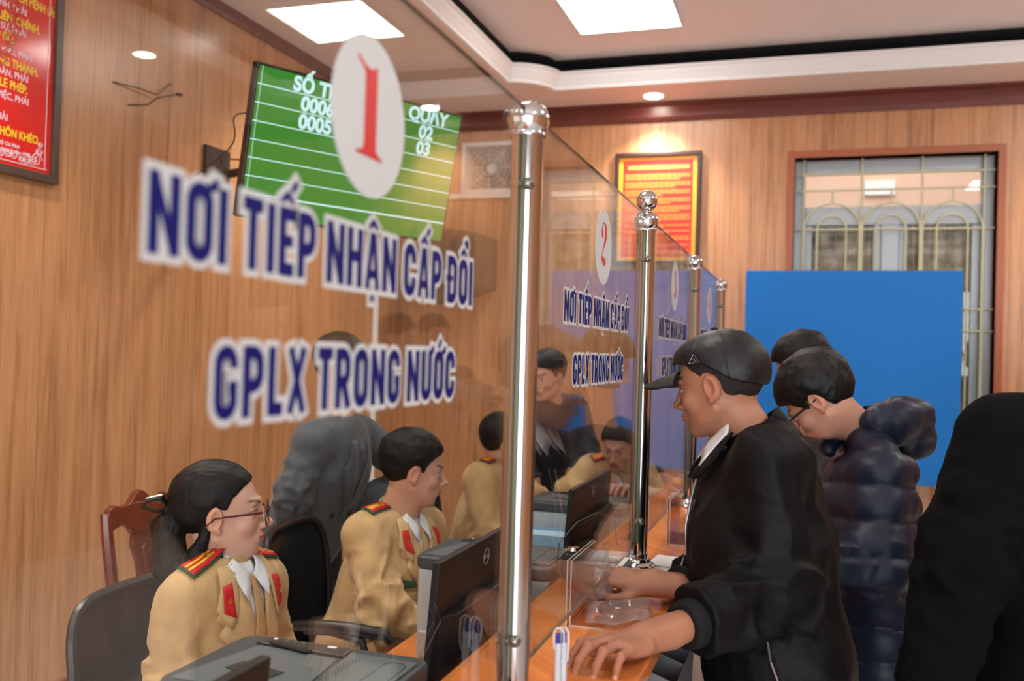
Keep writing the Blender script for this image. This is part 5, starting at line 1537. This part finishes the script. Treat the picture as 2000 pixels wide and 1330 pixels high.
def officer3():
    shR, shL = A(-1.3472, 3.7763, 0.9911), A(-1.3053, 4.1054, 0.9631)
    pel = A(-1.40, 3.86, .56); R_ = nrm(shR-shL); F = nrm(np.cross([0, 0, 1.], R_))
    J = dict(shR=shR, shL=shL, pel=pel, elR=A(-1.2802, 3.6963, 0.7308), wrR=A(-1.0996, 3.8065, 0.7812), elL=A(-1.10, 4.1, .80), wrL=A(-.92, 3.95, .78))
    J.update(seated_legs(pel, A(1, .05, 0), A(0, -1, 0)))
    G = figure(dict(label='officer in tan uniform half hidden behind the nearest steel post', J=J, base=(-1.45, 3.86, 0),
                    head=(A(-1.2869, 3.9199, 1.1376), (.88, .46, -.15), (.1, .0, 1), 1.0, 0.0), skin=(204, 156, 130), hh=.005, trousers=TAN,
                    hair=dict(thr=SHORT, top=.018, side=.005, h=.0055)))
    f, o = garment(G, 'tunic', TAN, g=.024, hem=.16, cuffs=(.0, .0), amp=.006, h=.010, sg=.016)
    uniform(G, f, False, pocket=False)
officer3()
def officer4():
    shR, shL = A(-0.9942, 4.3630, 0.9930), A(-0.7761, 4.5386, 0.9878)
    shR[2] -= .0; pel = A(-.93, 4.78, .56); R_ = nrm(shR-shL); F = nrm(np.cross([0, 0, 1.], R_))
    J = dict(shR=shR, shL=shL, pel=pel, elR=A(-1.0649, 4.1839, 0.8963), wrR=A(-0.9142, 4.1058, 0.9415), elL=A(-0.6508, 4.3707, 0.8534), wrL=A(-0.7319, 4.1332, 0.9397))
    J.update(seated_legs(pel, A(0, -1, 0), A(-1, 0, 0)))
    def bun(Q, P): return ell(Q, (0, -.02, .135), (.03, .03, .025))
    G = figure(dict(label='woman officer in tan uniform bent over papers at the far end of the desk', J=J, base=(-.93, 4.75, 0),
                    head=(A(-0.8547, 4.3749, 1.1138), (-.12, -.90, -.38), (0, -.25, 1), .97, 1.0), skin=(206, 158, 138), hh=.005, trousers=TAN,
                    hair=dict(thr=[(-.14, -.06), (-.03, -.05), (0, .02), (.03, .03), (.06, .065), (.11, .085)], top=.014, side=.010, h=.0055, extra=bun)))
    f, o = garment(G, 'tunic', TAN, g=.020, hem=.14, cuffs=(.02, .02), amp=.005, h=.010, sg=.012)
    uniform(G, f, True, pocket=False, name_tape=False)
officer4()
NAVY = cloth_mat('navy_jacket_cloth', (28, 34, 48), .7, wr=.5)
def standing5():
    shR, shL = A(-1.3317, 4.4295, 1.2347), A(-1.1680, 4.7237, 1.2584)
    pel = A(-1.34, 4.52, .93); R_ = nrm(shR-shL); F = nrm(np.cross([0, 0, 1.], R_))
    J = dict(shR=shR, shL=shL, pel=pel, elR=A(-1.3320, 4.3064, 1.0093), wrR=A(-1.2302, 4.2354, 0.9184), elL=A(-1.0671, 4.6548, 0.9896), wrL=A(-1.0901, 4.4393, 0.8341))
    J.update(standing_legs(pel, F, R_))
    G = figure(dict(label='person with short black hair and dark navy jacket standing behind the seated officers', J=J,
                    head=(A(-1.2564, 4.4828, 1.4265), (-.35, -.92, -.18), (0, -.1, 1), 1.0, 0.0), skin=(206, 158, 132), hh=.0045,
                    hair=dict(thr=SHORT, top=.020, side=.006, h=.005), handR=dict(d=(.1, -.3, -1), n=(-.6, -.6, 0))))
    garment(G, 'jacket', NAVY, g=.030, hem=.16, cuffs=(.01, .01), amp=.007, h=.011, sg=.020)
standing5()
SUIT = cloth_mat('charcoal_suit_wool', (84, 88, 94), .85, wr=.35, sheen=.2)
def suit6():
    shR, shL = A(-1.7259, 2.9997, 1.2025), A(-1.7140, 3.3398, 1.2038)
    pel = A(-1.86, 3.22, .86); R_ = nrm(shR-shL); F = nrm(np.cross([0, 0, 1.], R_))
    J = dict(shR=shR, shL=shL, pel=pel, elR=A(-1.7787, 2.9642, 1.0104), wrR=A(-1.8469, 3.0492, 0.8689), elL=A(-1.52, 3.52, 1.03), wrL=A(-1.8881, 3.2046, 0.8287))
    J.update(standing_legs(pel, F, R_))
    G = figure(dict(label='person in charcoal double-breasted suit standing with hands behind the back', J=J,
                    head=(A(-1.7104, 3.1798, 1.4644), nrm(F+A(.1, .0, -.1)), (0, 0, 1), 1.0, 0.0), skin=(206, 150, 122), hh=.005,
                    hair=dict(thr=SHORT, top=.018, side=.006, h=.006), trousers=cloth_mat('charcoal_trousers', (52, 54, 60), .85),
                    handR=dict(d=(-.55, -.1, -.75), n=(-.3, -.9, 0)), handL=dict(d=(-.7, -.3, -.5), n=(-.2, -.9, 0))))
    f, o = garment(G, 'suit_jacket', SUIT, g=.026, hem=.20, cuffs=(.0, .0), amp=.008, h=.009, sg=.016)
    J, T = G['J'], G['T']; Rv, F, U = T[:, 0], T[:, 1], T[:, 2]
    for k in (-1, 1):
        patch('lapel', f, J['C'], Rv, U, -F, [(.0-.02*k, -.28), (.07*k, -.14), (.095*k, -.06), (.080*k, -.04), (.060*k, .04), (.042*k, .04), (.03*k, -.08)], SUIT, G['root'], off=.005, thick=.004)
    for x, z in ((.055, -.26), (.055, -.36), (-.055, -.26), (-.055, -.36)):
        p = march(f, J['C']+Rv*x+U*z+F*.3, -F, .002)
        Mq = Matrix(((Rv[0], U[0], F[0], 0), (Rv[1], U[1], F[1], 0), (Rv[2], U[2], F[2], 0), (0, 0, 0, 1)))
        rebase(MB().lathe([(0, 0), (.011, 0), (.011, .003), (0, .004)], p, 16, M=Mq).build('button', black_plastic, sm=True), G['root'])
suit6()

# ---- man in the black cap (hero)
BLACKJ = cloth_mat('black_nylon_jacket', (12, 12, 14), .56, weave=900, wr=.9, var=.15, spec=.14)
RIB = cloth_mat('black_rib_knit', (16, 16, 18), .8)
def capman():
    shL, shR = A(-0.0716, 2.0502, 1.3179), A(-0.1321, 2.4093, 1.2974)
    pel = A(-.055, 2.14, .90); R_ = nrm(shR-shL); F = nrm(np.cross([0, 0, 1.], R_))
    J = dict(shR=shR, shL=shL, pel=pel, elL=A(-0.0573, 2.0059, 1.0543), wrL=A(-0.2742, 1.7104, 1.0177), elR=A(-0.1626, 2.3197, 0.9787), wrR=A(-0.3230, 2.0677, 1.0193))
    J['wrL'][2] = 1.030; J['wrR'][2] = 1.045
    J.update(standing_legs(pel, F, R_))
    tips = A(-.395, 1.535, 1.0)
    dl = nrm(A(tips[0], tips[1], J['wrL'][2]+.008)-J['wrL'])
    G = figure(dict(label='man in black cap and black zip jacket leaning on the counter', J=J,
                    head=(A(-0.1999, 2.2378, 1.4794), (-.93, .235, -.20), (-.20, .03, 1), 1.02, 0.0), skin=(170, 117, 90), stub=(112, 86, 74), lip=(140, 78, 66), hh=.0026,
                    hair=dict(thr=SHORT, top=.002, side=.001, h=.0035, strand=.0006, mat=hair_mat('shaved_nape_hair', (38, 30, 27), .7), rad=(.0765, .0965, .089), ctr=(0, -.015, .036)),
                    handL=dict(d=dl, n=(-.10, -.12, 1), bare=.16, h=.0021, flex=((4, 46, 20), (4, 44, 22), (6, 46, 22), (8, 46, 22)), spread=(10, 1, -9, -20), sc=1.0),
                    handR=dict(d=(-.93, .02, .06), n=(.05, -.25, 1), bare=.18, h=.0024, flex=((26, 88, 56), (40, 88, 52), (52, 86, 48), (60, 80, 44)), spread=(2, 0, -2, -4),
                               thumb=[(.014, .014, -.010), (.040, .046, -.026), (.045, .082, -.031), (.036, .112, -.028)])))
    def ex(P, d): return d
    f, o = garment(G, 'jacket', BLACKJ, g=.036, hem=.20, cuffs=(.125, .12), amp=.0105, h=.0062, sg=.026, wr=.034, open_neck=.066, belly=.01)
    J, T = G['J'], G['T']; Rv, F, U = T[:, 0], T[:, 1], T[:, 2]; root = G['root']; nbk = G['nb']; n = nrm(G['nt']-nbk)
    # knitted cuffs
    for s, cg in (('L', .125), ('R', .12)):
        w, e = J['wr'+s], J['el'+s]; dd = nrm(w-e); a = w-dd*(cg+.012); b = w-dd*(cg-.030)
        fc = lambda P: smax(smax(cone(P, a-dd*.02, b+dd*.02, .051, .044)+.0012*np.sin(np.arctan2((P-a)@nrm(np.cross(dd, [0, 0, 1.])), (P-a)@nrm(np.cross(dd, np.cross(dd, [0, 0, 1.]))))*60), plane(P, b, dd), .003), plane(P, a, -dd), .003)
        lo, hi = bounds([a, b], .07); rebase(sdf_obj('cuff', fc, lo, hi, .0040, RIB), root)
    # stand collar, open at the throat
    def ring(P, r0, w, z0, z1, tilt, flare=.10):
        q = P-nbk+F*.004; t = q@n; r = np.linalg.norm(q-t[:, None]*n, axis=1); back = q@(-F)
        d = np.abs(r-(r0+flare*(np.clip(t, 0, .09)-.03)))-w
        return smax(smax(d, z0-t, .004), t-(z1+tilt*back), .004)
    lo, hi = bounds([nbk, G['nt']], .13)
    def fcol(P):
        d = ring(P, .074, .0045, -.035, .050, .12, .0)+.002*ridge(P, 18)
        return smax(d, -smax(plane(P, nbk+F*.055, -F), np.abs((P-nbk)@Rv)-.030, .005), .004)
    rebase(sdf_obj('collar', fcol, lo, hi, .0042, BLACKJ), root)
    rebase(sdf_obj('shirt_collar', lambda P: smax(ring(P, .0665, .0030, -.02, .038, .02, .10), -smax(plane(P, nbk+F*.045, -F), np.abs((P-nbk)@Rv)-.006, .003), .002), lo, hi, .0036, SHIRT), root)
    for k in (-1, 1):
        patch('shirt_collar_point', f, J['C'], Rv, U, -F, [(.004*k, .070), (.030*k, .100), (.066*k, .075), (.050*k, .0), (.012*k, .035)], SHIRT, root, off=.016, thick=.003, start=.35)
        patch('collar_flap', f, J['C'], Rv, U, -F, [(.020*k, -.030), (.050*k, .060), (.085*k, .075), (.100*k, .02), (.075*k, -.025)], BLACKJ, root, off=.012, thick=.006)
    # front zip
    zm = plain('zip_metal', (186, 186, 190), .3, .8)
    Z = [march(f, J['C']+U*z-Rv*x+F*.35, -F, .002) for x, z in ((.055, .045), (.038, .02), (.012, -.02), (.004, -.08), (0, -.14), (0, -.20), (0, -.27), (0, -.34), (0, -.42), (0, -.5), (0, -.58))]
    rebase(MB().tube([V(p) for p in Z], .0026, 6).build('zip', zm, sm=True), root)
    p = V(Z[6]); rebase(MB().box((-.004, -.004, -.045), (.004, .004, 0), M=Matrix.Translation(p+V(F)*.004)).build('zip_pull', zm, bevel=.001), root)
    # side pocket zip and chest badge on the near side
    SL = -Rv
    pk = [march(f, J['C']+U*z+F*y-Rv*.5, Rv, .002) for y, z in ((.045, -.33), (.035, -.38), (.02, -.43), (.005, -.47))]
    rebase(MB().tube([V(p) for p in pk], .0022, 6).build('pocket_zip', zm, sm=True), root)
    patch('chest_badge', f, J['C'], Rv, U, -F, [(-.068, -.075), (-.050, -.075), (-.052, -.095), (-.059, -.106), (-.066, -.095)], plain('black_gloss_badge', (52, 50, 50), .2, .6), root, off=.003, thick=.0015, cuts=1)
    # fingernails on the hand lying on the counter
    nm = plain('fingernail', (214, 150, 136), .3)
    for s in 'LR':
        HF, JJ, TT, w, mir = G['hands'][s]
        ch = [(r[2], r[3]) for r in JJ] if s == 'L' else []
        ch.append((TT[2], TT[3]))
        for a, b in ch:
            d = nrm(b-a); up = A(0, 0, 1.) if s == 'L' else A(.1, 0, 1.); up = nrm(up-d*(up@d)); side = np.cross(d, up)
            c = w+HF@(b+up*.0046-d*.0020); B = np.stack([HF@side, HF@d, HF@up], 1)
            vs = []; N = 10
            for i in range(5):
                for j in range(N):
                    aa = 2*PI*j/N; rr = math.sin(min(i, 4)*PI/8); x = .0052*rr*math.cos(aa); y = .0068*rr*math.sin(aa); z = .0020*math.cos(i*PI/8)-18*x*x
                    vs.append(V(c+B@A(x, y, z)))
            fs = [(i*N+j, i*N+(j+1) % N, (i+1)*N+(j+1) % N, (i+1)*N+j) for i in range(4) for j in range(N)]+[tuple(range(4*N, 5*N))]
            rebase(MB().add(vs, fs).build('fingernail', nm, sm=True), root)
    # cap (worn, so it hangs on the head as a thing of its own)
    HR, ho, s = G['HR'], G['ho'], G['hs']
    cap = thing('baseball_cap', 'black baseball cap with curved brim on the head of the man at the counter', 'cap', V(ho+HR@A(0, 0, .1)))
    CM = cloth_mat('black_cap_nylon', (20, 20, 23), .45, weave=1200, wr=.3, spec=.35)
    lz = lambda Q: .030+.30*(Q[:, 1]-.09)*(Q[:, 1] < .09)*.0+np.interp(Q[:, 1], [-.12, -.06, .0, .05, .10], [-.044, -.020, .028, .036, .042])
    def fdome(P):
        Q = ((P-ho)@HR)/s
        d = ell(Q, (0, -.014, .038), (.089, .113, .098))
        d = smin(d, ell(Q, (0, .045, .075), (.055, .055, .040)), .03)
        seam = 0
        for a in (0, 60, 120):
            nn = A(math.cos(math.radians(a)), math.sin(math.radians(a)), 0)
            seam = seam+.0014*np.exp(-(((Q-A(0, -.01, 0))@nn)/.0022)**2)
        d = d-seam+.0012*ridge(Q*A(1, 1, .5), 24)+.0006*ridge(Q+2, 50)
        inner = ell(Q, (0, -.012, .030), (.074, .094, .080))
        d = smax(smax(d, -inner, .002), lz(Q)-Q[:, 2], .003)
        # gap at the back above the strap
        return d*s
    lo, hi = bounds([ho+HR@A(0, 0, .05)], .16); rebase(sdf_obj('crown', fdome, lo, hi, .0030, CM), cap)
    def fbrim(P):
        Q = ((P-ho)@HR)/s
        x, y, z = Q[:, 0], Q[:, 1], Q[:, 2]
        zc = .052-4.6*(x**2)-.12*(y-.09)-.9*np.clip(y-.09, 0, 1)**2
        d = np.abs(z-zc)*.85-.0030
        e = ((x/.082)**2+(np.abs(y-.075)/.108)**2.4)**.45-1
        d = smax(d, e*.078, .003)
        d = smax(d, .080-y-.9*(x**2)*6*(0) - (x*x)*4.5*0 - .0, .003)
        return d*s
    lo, hi = bounds([ho+HR@A(0, .12, .03)], .11); rebase(sdf_obj('brim', fbrim, lo, hi, .0028, CM), cap)
    L = lambda *p: V(ho+HR@(A(*p)*s))
    rebase(MB().lathe([(0, 0), (.008, 0), (.008, .003), (.004, .006), (0, .0065)], L(0, -.012, .137), 16).build('top_button', CM, sm=True), cap)
    # small triangular metal badge on the near side
    c = L(-.0885, .018, .072); ax, ay, az = V(HR[:, 1]), V(HR[:, 2]), V(-HR[:, 0]); ay = (ay-az*.0+V(HR[:, 0])*.35).normalized()
    tri = [c+ax*(-.012)+ay*(-.009), c+ax*.012+ay*(-.009), c+ay*.013]
    bt = MB().tube(tri+[tri[0]], .0012, 6).build('side_badge', plain('gunmetal', (110, 112, 116), .25, .9), sm=True); rebase(bt, cap)
    bt2 = MB().tube([c+ax*(.004*math.cos(a*.7))+ay*(.004*math.sin(a*.7)-.003) for a in range(8)], .0009, 5).build('badge_letter', plain('gunmetal_2', (110, 112, 116), .25, .9), sm=True); rebase(bt2, cap)
    return G
GC = capman()

# ---- man in the navy puffer with glasses
def navyman():
    shL, shR = A(0.1966, 2.7158, 1.2409), A(0.1433, 3.0985, 1.1998)
    pel = A(.19, 2.80, .93); R_ = nrm(shR-shL); F = nrm(np.cross([0, 0, 1.], R_))
    J = dict(shR=shR, shL=shL, pel=pel, elL=A(0.1962, 2.6348, 1.0041), wrL=A(0.0378, 2.5623, 1.0334), elR=A(0.1026, 2.9834, 0.9697), wrR=A(-0.0152, 2.8400, 0.9869))
    J.update(standing_legs(pel, F, R_))
    J['neckp'] = A(0.1641, 2.9350, 1.3525)
    G = figure(dict(label='man in navy quilted hooded jacket and glasses, head bowed, behind the capped man', J=J,
                    head=(A(0.0359, 2.8716, 1.4302), (-.70, .17, -.69), (-.66, .10, .72), 1.02, 0.0), skin=(196, 146, 122), hh=.0034,
                    hair=dict(thr=[(-.14, -.045), (-.07, -.050), (-.035, -.035), (-.020, .016), (-.004, .030), (.012, .024), (.020, -.005), (.032, .0), (.040, .020), (.060, .045), (.085, .060), (.12, .070)], top=.026, side=.012, h=.0042, strand=.003)))
    PUF = cloth_mat('navy_puffer_nylon', (19, 27, 47), .45, weave=900, wr=.5, spec=.35)
    J, T, hw = G['J'], G['T'], G['hw']; Rv, F, U = T[:, 0], T[:, 1], T[:, 2]; pel = J['pel']
    def ex(P, d):
        v = (P-pel)@U+.004*vnoise(P, 9)
        q = np.abs(np.sin(v/.092*PI))
        la = None
        tor = .018*(np.sqrt(q+.02)-.6)
        return d-tor
    f, o = garment(G, 'puffer_jacket', PUF, g=.026, hem=.25, cuffs=(.02, .02), amp=.0025, h=.0080, sg=.034, extra=ex, open_neck=.070)
    nbk = G['nb']; n = nrm(G['nt']-nbk)
    def fh(P):
        q = P-nbk
        c0 = nbk-F*.03-U*.0
        d = None
        for k in range(9):
            a = math.radians(-15+210*k/8)
            p = c0+Rv*math.cos(a)*.098-F*(math.sin(a)*.090)+U*(.012+.018*math.sin(a))
            if d is None: d0 = p; d = ell(P, p, (.045, .045, .045))
            else: d = smin(d, cone(P, d0, p, .045+.012*math.sin(a), .045+.012*math.sin(a)), .03); d0 = p
        d = smin(d, cone(P, c0-F*.080+U*.02, c0-F*.110-U*.040, .058, .048), .05)
        d = smin(d, cone(P, c0+F*.10+Rv*.03, c0+F*.14-U*.06, .03, .02), .03)
        ang = np.arctan2(q@Rv, q@(-F))
        return d-.008*np.sqrt(np.abs(np.sin(ang*5))+.02)+.006*ridge(P, 12)+.003*ridge(P, 26)
    lo, hi = bounds([nbk], .28); rebase(sdf_obj('hood', fh, lo, hi, .0070, PUF), G['root'])
    HR, ho, s = G['HR'], G['ho'], G['hs']; L = lambda *p: V(ho+HR@(A(*p)*s))
    gl = plain('black_acetate_frame', (16, 16, 18), .2)
    r = thing('eyeglasses', 'black framed glasses worn by the man in the navy quilted jacket', 'glasses', L(0, .11, .01))
    for k in (-1, 1):
        P = [L(k*(.034+.026*math.copysign(abs(math.cos(a))**.7, math.cos(a))), .109-.05*max(0, (.034+.026*math.cos(a))-.03), .003+.017*math.copysign(abs(math.sin(a))**.7, math.sin(a))) for a in [2*PI*i/24 for i in range(24)]]
        rebase(MB().tube(P, .0024, 8, cyc=True).build('rim', gl, sm=True), r)
        rebase(MB().prism(P, V(HR[:, 1])*.001).build('lens', glass_mat('spectacle_lens_2', (250, 250, 250), .7)), r)
        rebase(MB().tube([L(k*.061, .105, .010), L(k*.072, .09, .011), L(k*.079, .03, .009), L(k*.082, -.012, .008)], [.003, .0034, .0028, .0022], 8).build('temple', gl, sm=True), r)
    rebase(MB().tube([L(-.009, .111, .006), L(0, .115, .010), L(.009, .111, .006)], .002, 8).build('bridge', gl, sm=True), r)
navyman()
def backman():
    shL, shR = A(0.0271, 3.6078, 1.1707), A(-0.0611, 3.9789, 1.1575)
    pel = A(.10, 3.70, .92); R_ = nrm(shR-shL); F = nrm(np.cross([0, 0, 1.], R_))
    J = dict(shR=shR, shL=shL, pel=pel, elL=A(.0, 3.42, 1.06), wrL=A(-.24, 3.48, 1.04), elR=A(-.02, 3.98, 1.06), wrR=A(-.26, 3.88, 1.04))
    J.update(standing_legs(pel, F, R_))
    G = figure(dict(label='person with black hair and dark jacket at the counter, mostly hidden behind the bowed man', J=J,
                    head=(A(-0.0222, 3.7975, 1.5151), (-.86, .10, -.45), (-.45, .0, .9), 1.0, 0.0), skin=(200, 150, 124), hh=.005,
                    hair=dict(thr=SHORT, top=.026, side=.012, h=.0055, strand=.003)))
    garment(G, 'jacket', cloth_mat('black_padded_cloth', (20, 20, 24), .6, wr=.5), g=.030, hem=.16, cuffs=(.01, .01), amp=.006, h=.011, sg=.020)
backman()
def coatman():
    shL, shR = A(0.3784, 2.0997, 1.4017), A(0.7354, 2.2883, 1.4196)
    pel = A(.62, 2.12, .92)
    C_ = (shR+shL)/2; pel = A(C_[0]-.0, C_[1], .92); R_ = nrm(shR-shL); F = nrm(np.cross([0, 0, 1.], R_))
    J = dict(shR=shR, shL=shL, pel=pel, elL=A(0.3059, 2.0375, 1.1657), wrL=A(0.2416, 1.9781, 0.9172), elR=A(C_[0]+.28, C_[1]+.05, 1.10), wrR=A(C_[0]+.24, C_[1]+.14, .90))
    J.update(standing_legs(pel, F, R_))
    G = figure(dict(label='person in long black wool coat seen from behind at the right edge', J=J,
                    head=(C_+A(.0, .03, .27), (-.2, .95, -.1), (0, 0, 1), 1.0, 0.0), skin=(200, 150, 124), hh=.006,
                    hair=dict(thr=SHORT, top=.018, side=.006, h=.006)))
    garment(G, 'wool_coat', cloth_mat('black_coat_wool', (7, 7, 8), .9, wr=.25, spec=.1), g=.045, hem=.45, cuffs=(-.01, -.01), amp=.0055, h=.009, sg=.036, wr=.045, open_neck=.060)
    return G
GCO = coatman()
for (x, y, rz, sc, l) in ((1.19, 4.30, 1.35, .95, 'person in long black coat waiting beyond the right edge, the nearer of the two'),
                          (1.30, 5.05, 1.9, .97, 'person in long black coat waiting beyond the right edge, nearer the far wall')):
    c = copy_tree(GCO['root']); c.location = (x, y, 0); c.rotation_euler = (0, 0, rz); c.scale = (sc, sc, sc); c['label'] = l

# ---- clear film in the hand of the man in the cap
def _film():
    m = glass_mat('clear_plastic_film', (240, 236, 234), 1.0)
    t = m.node_tree; out = [n for n in t.nodes if n.type == 'OUTPUT_MATERIAL'][0]; src = out.inputs[0].links[0].from_socket
    df = t.nodes.new('ShaderNodeBsdfTranslucent'); df.inputs[0].default_value = C(240, 236, 236); d2 = t.nodes.new('ShaderNodeBsdfDiffuse'); d2.inputs[0].default_value = C(236, 232, 234)
    ad = t.nodes.new('ShaderNodeMixShader'); t.links.new(df.outputs[0], ad.inputs[1]); t.links.new(d2.outputs[0], ad.inputs[2])
    mx = t.nodes.new('ShaderNodeMixShader'); mx.inputs[0].default_value = .16; t.links.new(src, mx.inputs[1]); t.links.new(ad.outputs[0], mx.inputs[2]); t.links.new(mx.outputs[0], out.inputs[0])
    root = thing('plastic_sleeve', 'clear crinkled plastic sleeve held by the man in the cap', 'plastic sleeve', (-.40, 2.02, CZ))
    rnd = random.Random(5); N = 14
    def sheet_(nm, O, ax, ay, w, h, amp):
        vs = []; fs = []
        P = np.array([[i/N, j/N, 0] for i in range(N+1) for j in range(N+1)])
        z = vnoise(P+O[0], 3)*amp+vnoise(P+O[1], 8)*amp*.4
        nz_ = nrm(np.cross(ax, ay))
        for (a, b, _), q in zip(P, z): vs.append(V(A(*O)+nrm(ax)*a*w+nrm(ay)*b*h+nz_*q))
        for i in range(N):
            for j in range(N): fs.append((i*(N+1)+j, i*(N+1)+j+1, (i+1)*(N+1)+j+1, (i+1)*(N+1)+j))
        o = MB().add(vs, fs).build(nm, m, sm=True); md = o.modifiers.new('Solidify', 'SOLIDIFY'); md.thickness = .0006; rebase(o, root)
    sheet_('upright_fold', (-.462, 1.97, CZ+.004), A(.35, .5, .10), A(-.05, .1, 1), .09, .115, .010)
    sheet_('lying_part', (-.42, 1.84, CZ+.016), A(1, .25, 0), A(-.2, 1, .05), .135, .15, .010)
_film()

# ------------------------------------------------------------ camera, world, view
cam = bpy.data.cameras.new('camera'); co = bpy.data.objects.new('camera', cam); COL.objects.link(co)
rY = nrm([580, 40, 1800.]); dn = nrm([-.029, 1, -(40-.029*580)/1800]); rX = np.cross(dn, rY)
cx, cy, cz = ([rX[i], rY[i], -dn[i]] for i in range(3))        # lens axes (right, down, forward) in room coordinates
M = Matrix.Identity(4)
for i in range(3):
    M[i][0] = cx[i]; M[i][1] = -cy[i]; M[i][2] = -cz[i]
M.translation = V((0, 0, 1.55)); co.matrix_world = M
cam.sensor_width = 36; cam.lens = 32.4; cam.clip_start = .05
cam.dof.use_dof = True; cam.dof.focus_distance = 2.1; cam.dof.aperture_fstop = 3.4
SC.camera = co
wd = bpy.data.worlds.new('world'); SC.world = wd; wd.use_nodes = True
wd.node_tree.nodes['Background'].inputs[0].default_value = C(214, 224, 236); wd.node_tree.nodes['Background'].inputs[1].default_value = .9
la = bpy.data.lights.new('corridor_daylight', 'AREA'); la.energy = 60; la.size = 2.5; la.color = (1, .96, .92)
lo = link('corridor_daylight', la); lo.location = (.5, YF+1.1, 4.0)
ld = bpy.data.lights.new('entrance_fill', 'AREA'); ld.energy = 190; ld.shape = 'RECTANGLE'; ld.size = 4.4; ld.size_y = 2.6; ld.color = (.93, .97, 1)
o = link('entrance_fill', ld); o.location = (1.1, YN-.5, 1.5); o.rotation_euler = (PI/2, 0, 0)
SC.view_settings.view_transform = 'Standard'; SC.view_settings.look = 'None'; SC.view_settings.gamma = 1
SC.view_settings.use_curve_mapping = False; SC.view_settings.exposure = 0.36
SC.cycles.max_bounces = 10; SC.cycles.transparent_max_bounces = 24; SC.cycles.glossy_bounces = 5
SC.cycles.use_denoising = True
SC.cycles.sample_clamp_indirect = 6; SC.cycles.caustics_reflective = False; SC.cycles.caustics_refractive = False
